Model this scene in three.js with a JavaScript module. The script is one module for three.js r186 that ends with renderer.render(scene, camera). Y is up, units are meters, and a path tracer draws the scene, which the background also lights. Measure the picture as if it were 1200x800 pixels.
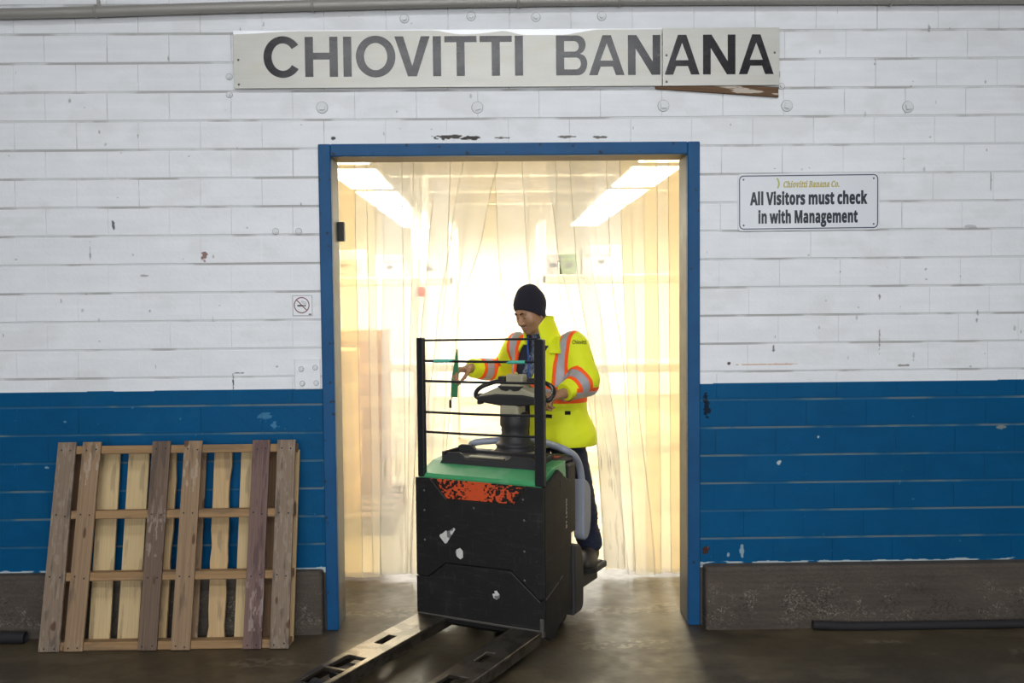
import * as THREE from 'three';
import { RoundedBoxGeometry } from 'three/addons/geometries/RoundedBoxGeometry.js';
import { mergeGeometries } from 'three/addons/utils/BufferGeometryUtils.js';
import { RectAreaLightUniformsLib } from 'three/addons/lights/RectAreaLightUniformsLib.js';
import { FontLoader } from 'three/addons/loaders/FontLoader.js';
import { TextGeometry } from 'three/addons/geometries/TextGeometry.js';

// ---------------------------------------------------------------- camera, lights, exposure
const scene = new THREE.Scene();
const camera = new THREE.PerspectiveCamera(37.87, 1.5, 0.05, 60);
camera.position.set(-0.0729, 1.6952, 5.0184);
camera.rotation.set(-0.04635, -0.01525, -0.00966, 'YXZ');
camera.focus = 5.25; camera.userData.fStop = 2.8;
scene.add(camera);
const renderer = new THREE.WebGLRenderer();
renderer.toneMapping = THREE.LinearToneMapping;
renderer.toneMappingExposure = 1.0;
renderer.shadowMap.enabled = true;
RectAreaLightUniformsLib.init();
scene.background = new THREE.Color(0x000000);
const HALL_LIGHT = new THREE.Color(0.965, 0.985, 1.0), HALL_POWER = 8.6, ADDED_WINDOW_POWER = 6.8;      // ceiling fixtures of the hall, and the added window panes
const ROOM_LIGHT = new THREE.Color(1.0, 0.97, 0.885), ROOM_POWER = 20;       // warm tubes of the cold room
const HALL_FIXTURES = [[-1.75, 4.25, 2.7], [0.15, 4.25, 2.7], [2.0, 4.25, 2.7], [-1.5, 4.25, 5.7], [-0.2, 4.25, 5.7], [1.0, 4.25, 5.7]];
const ROOM_FIXTURES = [];
for (const x of [-1.27, 1.27]) for (const z of [-2.2, -4.0, -5.8, -7.6, -9.4]) ROOM_FIXTURES.push([x, 2.72, z]);
function areaLight(color, power, w, h, x, y, z) {       // faces straight down
  const l = new THREE.RectAreaLight(color, power, w, h);
  l.position.set(x, y, z); l.rotation.x = -Math.PI / 2; scene.add(l); return l;
}

// ---------------------------------------------------------------- helpers
const V = (x, y, z) => new THREE.Vector3(x, y, z);
function rng(seed) { let a = seed >>> 0; return () => { a = (a + 0x6D2B79F5) | 0; let t = Math.imul(a ^ (a >>> 15), 1 | a); t = (t + Math.imul(t ^ (t >>> 7), 61 | t)) ^ t; return ((t ^ (t >>> 14)) >>> 0) / 4294967296; }; }
const R0 = rng(77);
const names = new Map();
function numbered(n) { const k = names.get(n) || 0; names.set(n, k + 1); return k ? `${n}_${String(k).padStart(3, '0')}` : n; }
function tag(o, label, category, group, kind) { if (label) o.userData.label = label; if (category) o.userData.category = category; if (group) o.userData.group = group; if (kind) o.userData.kind = kind; return o; }
function thing(name, label, category, group, pos = [0, 0, 0], turn = 0) {
  const o = new THREE.Group(); o.name = numbered(name); o.position.set(...pos); o.rotation.y = turn; scene.add(o); return tag(o, label, category, group);
}
function prep(g) {
  let q = g.index ? g.toNonIndexed() : g.clone();
  if (!q.attributes.normal) q.computeVertexNormals();
  if (!q.attributes.uv) q.setAttribute('uv', new THREE.BufferAttribute(new Float32Array(q.attributes.position.count * 2), 2));
  for (const k of Object.keys(q.attributes)) if (!['position', 'normal', 'uv', 'color'].includes(k)) q.deleteAttribute(k);
  q.morphAttributes = {}; return q;
}
const merge = (l) => { const a = [l].flat(Infinity).map(prep); if (a.some((g) => g.attributes.color)) a.forEach((g) => { if (!g.attributes.color) g.setAttribute('color', new THREE.BufferAttribute(new Float32Array(g.attributes.position.count * 3).fill(1), 3)); }); return a.length === 1 ? a[0] : mergeGeometries(a, false); };
function obj(name, geo, mat, parent) {
  const m = new THREE.Mesh(Array.isArray(geo) ? merge(geo) : geo, mat);
  m.name = parent ? name : numbered(name); m.castShadow = m.receiveShadow = true; (parent || scene).add(m); return m;
}
function struct(name, geo, mat, parent) { const m = obj(name, geo, mat, parent); if (!parent) m.userData.kind = 'structure'; return m; }
// uv in metres, picked by the dominant normal axis; ox, oy shift the pattern; along = 'x' | 'y' | 'z' puts u along that axis
function metric(g, ox = 0, oy = 0, along) {
  const p = g.attributes.position, n = g.attributes.normal, uv = new Float32Array(p.count * 2);
  for (let i = 0; i < p.count; i++) {
    const a = Math.abs(n.getX(i)), b = Math.abs(n.getY(i)), c = Math.abs(n.getZ(i)), x = p.getX(i), y = p.getY(i), z = p.getZ(i);
    let u, v;
    if (c >= a && c >= b) { u = x; v = y; if (along === 'y') { u = y; v = x; } }
    else if (b >= a) { u = x; v = z; if (along === 'z') { u = z; v = x; } }
    else { u = z; v = y; if (along === 'y') { u = y; v = z; } }
    uv[2 * i] = u + ox; uv[2 * i + 1] = v + oy;
  }
  g.setAttribute('uv', new THREE.BufferAttribute(uv, 2)); return g;
}
// chamfered box, 44 triangles, centred at (x, y, z)
function cbox(w, h, d, x = 0, y = 0, z = 0, c = 0.003) {
  const P = [], N = [], s = [w / 2, h / 2, d / 2]; c = Math.min(c, s[0] * 0.9, s[1] * 0.9, s[2] * 0.9);
  const tri = (a, b, e, out) => {
    const n = new THREE.Vector3().crossVectors(V().subVectors(b, a), V().subVectors(e, a)); if (n.dot(out) < 0) { const t = b; b = e; e = t; n.negate(); } n.normalize();
    for (const q of [a, b, e]) { P.push(q.x + x, q.y + y, q.z + z); N.push(n.x, n.y, n.z); }
  };
  const pt = (sg, flat) => V(...[0, 1, 2].map((k) => sg[k] * (s[k] - (k === flat ? 0 : c))));   // vertex of the face whose axis is flat
  for (let k = 0; k < 3; k++) for (const q of [-1, 1]) {
    const i = (k + 1) % 3, j = (k + 2) % 3, v = [[-1, -1], [1, -1], [1, 1], [-1, 1]].map(([a, b]) => { const g = [0, 0, 0]; g[k] = q; g[i] = a; g[j] = b; return pt(g, k); });
    const out = V(0, 0, 0).setComponent(k, q); tri(v[0], v[1], v[2], out); tri(v[0], v[2], v[3], out);
  }
  for (let k = 0; k < 3; k++) { const i = (k + 1) % 3, j = (k + 2) % 3; for (const a of [-1, 1]) for (const b of [-1, 1]) {
    const g0 = [0, 0, 0], g1 = [0, 0, 0]; g0[k] = -1; g1[k] = 1; g0[i] = g1[i] = a; g0[j] = g1[j] = b;
    const out = V(0, 0, 0).setComponent(i, a).setComponent(j, b), A = pt(g0, i), B = pt(g1, i), C = pt(g1, j), D = pt(g0, j); tri(A, B, C, out); tri(A, C, D, out);
  } }
  for (const a of [-1, 1]) for (const b of [-1, 1]) for (const e of [-1, 1]) { const g = [a, b, e]; tri(pt(g, 0), pt(g, 1), pt(g, 2), V(a, b, e)); }
  const g = new THREE.BufferGeometry();
  g.setAttribute('position', new THREE.Float32BufferAttribute(P, 3)); g.setAttribute('normal', new THREE.Float32BufferAttribute(N, 3));
  return metric(g);
}
const box = (w, h, d, x = 0, y = 0, z = 0) => metric(prep(new THREE.BoxGeometry(w, h, d).translate(x, y, z)));
const rbox = (w, h, d, x, y, z, r = 0.01, s = 2) => metric(prep(new RoundedBoxGeometry(w, h, d, s, r).translate(x, y, z)));
function tube(pts, r, seg = 24, rad = 8, closed = false) { return prep(new THREE.TubeGeometry(new THREE.CatmullRomCurve3(pts.map((p) => V(...p)), closed, 'centripetal'), seg, r, rad, closed)); }
function rod(a, b, r, rad = 8) { const A = V(...a), B = V(...b), l = A.distanceTo(B), g = new THREE.CylinderGeometry(r, r, l, rad); g.applyQuaternion(new THREE.Quaternion().setFromUnitVectors(V(0, 1, 0), B.clone().sub(A).normalize())); return prep(g.translate((A.x + B.x) / 2, (A.y + B.y) / 2, (A.z + B.z) / 2)); }
function poly(pts, holes = []) { const s = new THREE.Shape(pts.map((p) => new THREE.Vector2(...p))); for (const h of holes) s.holes.push(new THREE.Path(h.map((p) => new THREE.Vector2(...p)))); return s; }
function ext(shape, depth, bevel = 0.002, seg = 1, curve = 12) { return prep(new THREE.ExtrudeGeometry(shape, { depth, bevelEnabled: bevel > 0, bevelThickness: bevel, bevelSize: bevel, bevelOffset: -bevel, bevelSegments: seg, curveSegments: curve })); }
const lathe = (pts, seg = 32) => prep(new THREE.LatheGeometry(pts.map((p) => new THREE.Vector2(...p)), seg));

// noise that tiles over [0, 1)
const HASH = (() => { const r = rng(5), t = new Float32Array(65536); for (let i = 0; i < 65536; i++) t[i] = r(); return t; })();
function vn(u, v, f, s = 0, fy = f) {
  const x = u * f, y = v * fy, i = Math.floor(x), j = Math.floor(y), a = x - i, b = y - j, p = a * a * (3 - 2 * a), q = b * b * (3 - 2 * b);
  const h = (m, n) => HASH[(((m % f) + f) % f * 73 + ((n % fy) + fy) % fy * 151 + s * 977 + ((((m % f) + f) % f) * (((n % fy) + fy) % fy) * 13)) & 65535];
  return (h(i, j) * (1 - p) + h(i + 1, j) * p) * (1 - q) + (h(i, j + 1) * (1 - p) + h(i + 1, j + 1) * p) * q;
}
function fbm(u, v, f, o = 4, s = 0, fy = f) { let t = 0, a = 0.5, w = 0; for (let k = 0; k < o; k++) { t += a * vn(u, v, f, s + k, fy); w += a; a *= 0.5; f *= 2; fy *= 2; } return t / w; }
const clamp = (x, a = 0, b = 1) => Math.min(b, Math.max(a, x)), sstep = (a, b, x) => { const t = clamp((x - a) / (b - a)); return t * t * (3 - 2 * t); }, lerp = (a, b, t) => a + (b - a) * t;
const mix3 = (a, b, t) => [lerp(a[0], b[0], t), lerp(a[1], b[1], t), lerp(a[2], b[2], t)];
function tex(w, h, f, { data = false, rep = [1, 1], clampWrap = false } = {}) {
  const a = new Uint8Array(w * h * 4);
  for (let j = 0; j < h; j++) for (let i = 0; i < w; i++) { const c = f((i + 0.5) / w, (j + 0.5) / h), k = (j * w + i) * 4, g = typeof c === 'number'; a[k] = clamp(g ? c : c[0], 0, 255); a[k + 1] = clamp(g ? c : c[1], 0, 255); a[k + 2] = clamp(g ? c : c[2], 0, 255); a[k + 3] = 255; }
  const t = new THREE.DataTexture(a, w, h); t.magFilter = THREE.LinearFilter; t.minFilter = THREE.LinearFilter; t.wrapS = t.wrapT = clampWrap ? THREE.ClampToEdgeWrapping : THREE.RepeatWrapping;
  if (!data) t.colorSpace = THREE.SRGBColorSpace; t.repeat.set(...rep); t.needsUpdate = true; return t;
}
const std = (o) => new THREE.MeshStandardMaterial(o), phy = (o) => new THREE.MeshPhysicalMaterial(o);
const grainBump = tex(512, 512, (u, v) => 255 * (0.6 * fbm(u, v, 24, 4, 3) + 0.4 * fbm(u, v, 5, 3, 9)), { data: true, rep: [2.2, 2.2] });
const fineBump = tex(256, 256, (u, v) => 255 * fbm(u, v, 40, 3, 13), { data: true, rep: [6, 6] });

// signed distance fields and their surfaces (smooth closed meshes)
const smin = (a, b, k) => { const h = Math.max(k - Math.abs(a - b), 0) / k; return Math.min(a, b) - h * h * k * 0.25; };
const smax = (a, b, k) => -smin(-a, -b, k);
function cone(a, b, ra, rb) {
  const [ax, ay, az] = a, dx = b[0] - ax, dy = b[1] - ay, dz = b[2] - az, l2 = dx * dx + dy * dy + dz * dz || 1e-9;
  return (x, y, z) => { const px = x - ax, py = y - ay, pz = z - az, t = clamp((px * dx + py * dy + pz * dz) / l2); const qx = px - t * dx, qy = py - t * dy, qz = pz - t * dz; return Math.sqrt(qx * qx + qy * qy + qz * qz) - (ra + (rb - ra) * t); };
}
function ell(c, r) { const m = Math.min(...r); return (x, y, z) => { const a = (x - c[0]) / r[0], b = (y - c[1]) / r[1], d = (z - c[2]) / r[2], k0 = Math.sqrt(a * a + b * b + d * d), k1 = Math.sqrt((a / r[0]) ** 2 + (b / r[1]) ** 2 + (d / r[2]) ** 2); return k1 < 1e-6 ? -m : k0 * (k0 - 1) / k1; }; }
function union(list) { return (x, y, z) => { let d = 1e3; for (const [f, k] of list) d = k ? smin(d, f(x, y, z), k) : Math.min(d, f(x, y, z)); return d; }; }
const inFrame = (f, M) => { const e = M.clone().invert().elements; return (x, y, z) => f(e[0] * x + e[4] * y + e[8] * z + e[12], e[1] * x + e[5] * y + e[9] * z + e[13], e[2] * x + e[6] * y + e[10] * z + e[14]); };
function surface(f, lo, hi, cell, colorOf) {       // surface nets
  const n = [0, 1, 2].map((k) => Math.ceil((hi[k] - lo[k]) / cell) + 1), [nx, ny, nz] = n, D = new Float32Array(nx * ny * nz).fill(1), BL = 6;
  for (let bz = 0; bz < nz; bz += BL) for (let by = 0; by < ny; by += BL) for (let bx = 0; bx < nx; bx += BL) {
    const h = BL * cell / 2, d = f(lo[0] + bx * cell + h, lo[1] + by * cell + h, lo[2] + bz * cell + h), far = Math.abs(d) > h * 1.74 * 1.6 + cell * 2;
    for (let z = bz; z < Math.min(nz, bz + BL); z++) for (let y = by; y < Math.min(ny, by + BL); y++) for (let x = bx; x < Math.min(nx, bx + BL); x++) D[x + nx * (y + ny * z)] = far ? d : f(lo[0] + x * cell, lo[1] + y * cell, lo[2] + z * cell);
  }
  const id = new Int32Array(nx * ny * nz).fill(-1), P = [], I = [], at = (x, y, z) => x + nx * (y + ny * z);
  for (let z = 0; z < nz - 1; z++) for (let y = 0; y < ny - 1; y++) for (let x = 0; x < nx - 1; x++) {
    let m = 0; const v = []; for (let k = 0; k < 8; k++) { v[k] = D[at(x + (k & 1), y + ((k >> 1) & 1), z + (k >> 2))]; if (v[k] < 0) m |= 1 << k; }
    if (m === 0 || m === 255) continue;
    let sx = 0, sy = 0, sz = 0, c = 0;
    for (let a = 0; a < 8; a++) for (const bit of [1, 2, 4]) { const b = a | bit; if (b === a || (v[a] < 0) === (v[b] < 0)) continue; const t = v[a] / (v[a] - v[b]); sx += (a & 1) + (bit === 1 ? t : 0); sy += ((a >> 1) & 1) + (bit === 2 ? t : 0); sz += (a >> 2) + (bit === 4 ? t : 0); c++; }
    id[at(x, y, z)] = P.length / 3; P.push(lo[0] + (x + sx / c) * cell, lo[1] + (y + sy / c) * cell, lo[2] + (z + sz / c) * cell);
  }
  for (let z = 1; z < nz - 1; z++) for (let y = 1; y < ny - 1; y++) for (let x = 1; x < nx - 1; x++) {
    const s = D[at(x, y, z)] < 0, q = (a, b, c, d, flip) => { if (a < 0 || b < 0 || c < 0 || d < 0) return; if (flip) I.push(a, b, c, a, c, d); else I.push(a, c, b, a, d, c); };
    if (s !== D[at(x + 1, y, z)] < 0) q(id[at(x, y - 1, z - 1)], id[at(x, y, z - 1)], id[at(x, y, z)], id[at(x, y - 1, z)], s);
    if (s !== D[at(x, y + 1, z)] < 0) q(id[at(x - 1, y, z - 1)], id[at(x - 1, y, z)], id[at(x, y, z)], id[at(x, y, z - 1)], s);
    if (s !== D[at(x, y, z + 1)] < 0) q(id[at(x - 1, y - 1, z)], id[at(x, y - 1, z)], id[at(x, y, z)], id[at(x - 1, y, z)], s);
  }
  const g = new THREE.BufferGeometry(), N = new Float32Array(P.length), C = colorOf ? new Float32Array(P.length) : null, e = cell * 0.5, uv = new Float32Array(P.length / 3 * 2);
  for (let i = 0; i < P.length; i += 3) {
    const [x, y, z] = [P[i], P[i + 1], P[i + 2]]; let a = f(x + e, y, z) - f(x - e, y, z), b = f(x, y + e, z) - f(x, y - e, z), c = f(x, y, z + e) - f(x, y, z - e); const l = Math.hypot(a, b, c) || 1; N[i] = a / l; N[i + 1] = b / l; N[i + 2] = c / l;
    if (C) { const k = colorOf(x, y, z, N[i], N[i + 1], N[i + 2]); C[i] = k[0]; C[i + 1] = k[1]; C[i + 2] = k[2]; }
    const ax = Math.abs(N[i]) > Math.abs(N[i + 2]); uv[i / 3 * 2] = ax ? z : x; uv[i / 3 * 2 + 1] = y;
  }
  g.setAttribute('position', new THREE.Float32BufferAttribute(P, 3)); g.setAttribute('normal', new THREE.BufferAttribute(N, 3)); g.setAttribute('uv', new THREE.BufferAttribute(uv, 2)); if (C) g.setAttribute('color', new THREE.BufferAttribute(C, 3));
  g.setIndex(I); return g;
}
// lay a flat patch on a field: every vertex is walked along dir until it meets the surface, its own height above the sheet kept
function layOn(g, f, dir, lift = 0.001) {
  const p = g.attributes.position, d = V(...dir).normalize();
  for (let i = 0; i < p.count; i++) { let x = p.getX(i), y = p.getY(i), z = p.getZ(i), t = 0; for (let k = 0; k < 60; k++) { const s = f(x + d.x * t, y + d.y * t, z + d.z * t); if (Math.abs(s) < 2e-4) break; t += s * 0.8; if (t > 0.5) break; } p.setXYZ(i, x + d.x * (t - lift), y + d.y * (t - lift), z + d.z * (t - lift)); }
  g.computeVertexNormals(); return g;
}

// ---------------------------------------------------------------- surfaces of the setting
// marks on the paint (metres on the wall): [x, y, half width, half height, r, g, b, strength]
const MARKS = [[-1.531, 1.913, 0.014, 0.026, 130, 100, 96, 0.9], [-1.98, 2.068, 0.007, 0.022, 70, 70, 74, 0.8], [-2.1, 1.93, 0.003, 0.04, 120, 120, 124, 0.7], [-1.83, 1.81, 0.025, 0.005, 130, 128, 126, 0.6],
  [-0.877, 2.485, 0.012, 0.007, 60, 60, 62, 0.9], [-0.3, 2.487, 0.07, 0.012, 70, 66, 62, 0.95], [-0.2, 2.483, 0.05, 0.009, 60, 56, 52, 0.95], [-0.05, 2.482, 0.04, 0.005, 80, 76, 72, 0.8], [0.28, 2.485, 0.05, 0.006, 90, 86, 82, 0.8], [0.45, 2.482, 0.03, 0.006, 80, 76, 72, 0.8],
  [-1.403, 1.27, 0.0026, 0.05, 70, 72, 76, 0.9], [-1.37, 1.318, 0.028, 0.003, 80, 80, 80, 0.8], [1.1, 1.34, 0.012, 0.008, 70, 60, 56, 0.9], [1.33, 1.41, 0.005, 0.02, 90, 88, 86, 0.7], [1.87, 1.67, 0.006, 0.014, 110, 108, 106, 0.7], [2.43, 2.25, 0.003, 0.05, 110, 110, 112, 0.6], [2.33, 2.02, 0.03, 0.012, 150, 150, 152, 0.5],
  [1.3, 1.333, 0.2, 0.003, 190, 140, 110, 0.7], [2.0, 1.32, 0.04, 0.006, 120, 112, 108, 0.7], [1.87, 1.45, 0.004, 0.05, 120, 118, 116, 0.6],
  [1.36, 0.83, 0.012, 0.01, 190, 190, 188, 0.9], [1.56, 0.96, 0.006, 0.006, 190, 190, 190, 0.9], [2.5, 1.0, 0.03, 0.01, 150, 140, 128, 0.8], [1.17, 0.375, 0.012, 0.03, 190, 188, 184, 0.7], [1.1, 0.36, 0.006, 0.012, 190, 188, 184, 0.7], [0.985, 0.385, 0.02, 0.022, 70, 40, 34, 0.95], [0.99, 1.13, 0.016, 0.06, 10, 22, 36, 0.9],
  [-1.25, 1.1, 0.035, 0.025, 120, 150, 175, 0.5], [-1.2, 1.05, 0.02, 0.02, 130, 160, 185, 0.5], [-2.35, 0.85, 0.012, 0.006, 150, 165, 175, 0.8], [-2.25, 1.08, 0.008, 0.008, 130, 150, 165, 0.7]];
const PAINT_X = -2.9, PAINT_W = 5.8, PAINT_Y = 0.2, PAINT_H = 3.2;
const rm = rng(9); for (let i = 0; i < 150; i++) { const x = -2.8 + 5.6 * rm(), y = 1.27 + 1.9 * rm(); MARKS.push([x, y, 0.002 + 0.005 * rm(), 0.002 + 0.008 * rm() * rm() * 3, 120, 118, 116, 0.25 + 0.35 * rm()]); }
for (let i = 0; i < 80; i++) { const x = -2.8 + 5.6 * rm(), y = 0.34 + 0.85 * rm(); MARKS.push([x, y, 0.002 + 0.006 * rm() * rm(), 0.002 + 0.004 * rm(), 120, 140, 155, 0.3 + 0.3 * rm()]); }
const cellsOf = new Map(); for (const m of MARKS) for (let i = Math.floor((m[0] - m[2] * 1.6) / 0.2); i <= Math.floor((m[0] + m[2] * 1.6) / 0.2); i++) for (let j = Math.floor((m[1] - m[3] * 1.6) / 0.2); j <= Math.floor((m[1] + m[3] * 1.6) / 0.2); j++) { const k = i + ',' + j; if (!cellsOf.has(k)) cellsOf.set(k, []); cellsOf.get(k).push(m); }
const WHITE = [229, 230, 233], BLUE = [0, 77, 121];
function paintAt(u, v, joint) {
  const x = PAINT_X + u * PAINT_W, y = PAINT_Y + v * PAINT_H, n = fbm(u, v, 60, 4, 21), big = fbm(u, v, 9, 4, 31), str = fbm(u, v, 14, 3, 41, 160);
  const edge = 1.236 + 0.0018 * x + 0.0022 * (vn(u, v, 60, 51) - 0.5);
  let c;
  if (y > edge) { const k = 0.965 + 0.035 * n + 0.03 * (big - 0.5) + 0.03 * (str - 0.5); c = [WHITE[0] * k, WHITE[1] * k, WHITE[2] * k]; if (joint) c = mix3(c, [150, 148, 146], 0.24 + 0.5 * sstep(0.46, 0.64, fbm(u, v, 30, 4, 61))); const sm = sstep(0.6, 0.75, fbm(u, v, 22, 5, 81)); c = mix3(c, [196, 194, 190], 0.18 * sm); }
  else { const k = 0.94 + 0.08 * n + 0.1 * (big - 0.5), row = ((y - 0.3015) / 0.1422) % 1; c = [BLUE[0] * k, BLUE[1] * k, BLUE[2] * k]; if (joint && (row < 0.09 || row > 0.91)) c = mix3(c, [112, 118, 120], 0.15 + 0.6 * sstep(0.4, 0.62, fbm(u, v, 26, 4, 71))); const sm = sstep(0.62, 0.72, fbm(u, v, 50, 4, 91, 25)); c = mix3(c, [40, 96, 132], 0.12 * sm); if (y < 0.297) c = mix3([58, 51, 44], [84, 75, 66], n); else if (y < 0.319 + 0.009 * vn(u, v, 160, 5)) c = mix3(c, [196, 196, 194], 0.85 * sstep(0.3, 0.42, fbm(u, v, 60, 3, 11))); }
  const l = cellsOf.get(Math.floor(x / 0.2) + ',' + Math.floor(y / 0.2));
  if (l) for (const m of l) { const d = Math.hypot((x - m[0]) / m[2], (y - m[1]) / m[3]) + 0.9 * (vn(u, v, 420, 7) - 0.5) + 0.5 * (vn(u, v, 160, 8) - 0.5); const t = sstep(1.05, 0.8, d) * m[7]; if (t > 0) c = mix3(c, [m[4], m[5], m[6]], t); }
  return c;
}
const wallTex = tex(2048, 1130, (u, v) => paintAt(u, v, false), { clampWrap: true });
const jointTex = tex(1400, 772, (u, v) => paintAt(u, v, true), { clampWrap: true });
const onWall = (g) => { const p = g.attributes.position, uv = g.attributes.uv; for (let i = 0; i < p.count; i++) uv.setXY(i, (p.getX(i) - PAINT_X) / PAINT_W, (p.getY(i) - PAINT_Y) / PAINT_H); return g; };
const wallBump = grainBump.clone(); wallBump.repeat.set(18, 10); wallBump.needsUpdate = true;
const M = {};
M.wall = phy({ map: wallTex, roughness: 0.55, specularIntensity: 0.25, bumpMap: wallBump, bumpScale: 0.0012 });
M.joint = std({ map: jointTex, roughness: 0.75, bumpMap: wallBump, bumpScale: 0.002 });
M.core = std({ color: 0xb9b4aa, roughness: 0.9 });
const concreteTex = tex(1024, 512, (u, v) => {
  const n = fbm(u, v, 6, 6, 101, 3), f = fbm(u, v, 150, 2, 111, 75), s = fbm(u, v, 2, 3, 121, 40); let c = mix3([56, 49, 42], [92, 82, 72], clamp(0.55 * n + 0.25 * f + 0.4 * (s - 0.35)));
  const band = sstep(0.24, 0.05, Math.abs(v - 0.22)), pit = sstep(0.6, 0.72, vn(u, v, 230, 131, 150)) * sstep(0.48, 0.62, fbm(u, v, 14, 4, 135, 8)); c = mix3(c, [138, 129, 116], 0.6 * pit * (0.15 + 0.85 * band)); const dk = sstep(0.62, 0.74, vn(u, v, 180, 141, 110)) * sstep(0.5, 0.62, fbm(u, v, 11, 4, 145, 9)); return mix3(c, [44, 37, 31], 0.6 * dk * (0.3 + 0.7 * band));
});
M.concrete = std({ map: concreteTex, roughness: 0.85, bumpMap: grainBump, bumpScale: 0.004 });
const floorTex = tex(2048, 2048, (u, v) => {       // 6 m square
  const a = fbm(u, v, 5, 6, 201), b = fbm(u, v, 40, 4, 211), s = fbm(u, v, 10, 5, 221, 34); let c = mix3([42, 36, 26], [82, 71, 52], clamp(0.9 * a + 0.35 * (b - 0.5) + 0.05));
  const stain = sstep(0.56, 0.68, fbm(u, v, 7, 5, 231)); c = mix3(c, [38, 33, 26], 0.6 * stain); const pale = sstep(0.58, 0.68, fbm(u, v, 16, 5, 241, 40)); c = mix3(c, [128, 116, 90], 0.18 * pale);
  const sc = sstep(0.64, 0.7, s) * sstep(0.5, 0.65, vn(u, v, 300, 251)); return mix3(c, [160, 152, 134], 0.25 * sc);
}, { rep: [1 / 6, 1 / 6] });
floorTex.offset.set(0.5, 1.3 / 6);
const floorRough = tex(512, 512, (u, v) => 255 * clamp(0.34 + 0.5 * fbm(u, v, 6, 5, 261) + 0.2 * (fbm(u, v, 60, 2, 271) - 0.5)), { data: true, rep: [1 / 3, 1 / 3] });
M.floor = std({ map: floorTex, roughness: 0.75, roughnessMap: floorRough, bumpMap: grainBump, bumpScale: 0.0012 });
const bluePaintTex = tex(256, 1024, (u, v) => { const n = fbm(u, v, 6, 5, 301, 24); let c = mix3([14, 68, 110], [24, 82, 128], n); const chip = sstep(0.79, 0.82, fbm(u, v, 20, 4, 311, 80)); return mix3(c, [40, 36, 36], 0.8 * chip); });
M.framePaint = phy({ map: bluePaintTex, roughness: 0.45, specularIntensity: 0.4, bumpMap: fineBump, bumpScale: 0.0006 });
const galvTex = tex(256, 1024, (u, v) => { const n = fbm(u, v, 10, 5, 321, 30), r = sstep(0.6, 0.72, fbm(u, v, 6, 5, 331, 18)); return mix3(mix3([78, 78, 74], [112, 112, 105], n), [92, 68, 46], 0.7 * r); });
M.galv = std({ map: galvTex, roughness: 0.45, metalness: 0.45 });
M.headLining = std({ color: 0x665238, roughness: 0.6 });
M.darkMetal = std({ color: 0x2c2a2a, roughness: 0.5, metalness: 0.4 });
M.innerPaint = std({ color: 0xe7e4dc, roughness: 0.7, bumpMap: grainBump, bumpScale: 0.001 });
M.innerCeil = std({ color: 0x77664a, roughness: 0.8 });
M.joist = std({ color: 0xe2dccf, roughness: 0.7 });
M.hallPaint = std({ color: 0x5c5a57, roughness: 0.9 });
M.lampWhiteFrame = std({ color: 0xcfcfcc, roughness: 0.5 });
M.hallCeil = std({ color: 0x55524d, roughness: 0.9 });

// floor slab, from the hall through the doorway to the strip curtain
struct('floor', metric(prep(new THREE.BoxGeometry(14, 0.3, 12.2).translate(0, -0.15, 5.05))), M.floor);
const litInnerFloorTex = tex(1024, 1024, (u, v) => { const a = fbm(u, v, 5, 6, 281), s = sstep(0.55, 0.68, fbm(u, v, 9, 5, 283)), d = sstep(0.6, 0.7, fbm(u, v, 18, 4, 285, 60)); let c = mix3([150, 134, 98], [186, 170, 128], a); c = mix3(c, [112, 98, 70], 0.45 * s); return mix3(c, [112, 98, 70], 0.35 * d); }, { rep: [1 / 4, 1 / 4] });  // rest of the slab; paler, yellower colour puts the brighter room light into it
M.innerFloor = std({ map: litInnerFloorTex, roughness: 0.5, bumpMap: grainBump, bumpScale: 0.0008 });
struct('floor_inner', metric(prep(new THREE.BoxGeometry(6.8, 0.3, 10.9).translate(0, -0.15, -6.5))), M.innerFloor);
// the painted block wall with its doorway
const WT = 0.22, DOOR_X = 0.954, DOOR_H = 2.456, COURSE = 0.1422, BLOCK = 0.3067, Y0 = 0.3015, TOP = 4.5, WX = 4.6;
const wall = new THREE.Group(); wall.name = 'wall_back'; wall.userData.kind = 'structure'; scene.add(wall);
obj('wall_core', [box(WX - DOOR_X, TOP, WT - 0.012, -(WX + DOOR_X) / 2, TOP / 2, -0.012 - (WT - 0.012) / 2), box(WX - DOOR_X, TOP, WT - 0.012, (WX + DOOR_X) / 2, TOP / 2, -0.012 - (WT - 0.012) / 2), box(2 * DOOR_X, TOP - DOOR_H, WT - 0.012, 0, (TOP + DOOR_H) / 2, -0.012 - (WT - 0.012) / 2)], M.core, wall);
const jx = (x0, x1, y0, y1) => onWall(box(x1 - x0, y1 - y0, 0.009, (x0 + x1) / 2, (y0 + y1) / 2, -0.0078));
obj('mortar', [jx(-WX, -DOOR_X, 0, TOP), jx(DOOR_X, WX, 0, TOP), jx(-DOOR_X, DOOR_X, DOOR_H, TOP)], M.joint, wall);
const hidden = [];
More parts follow.
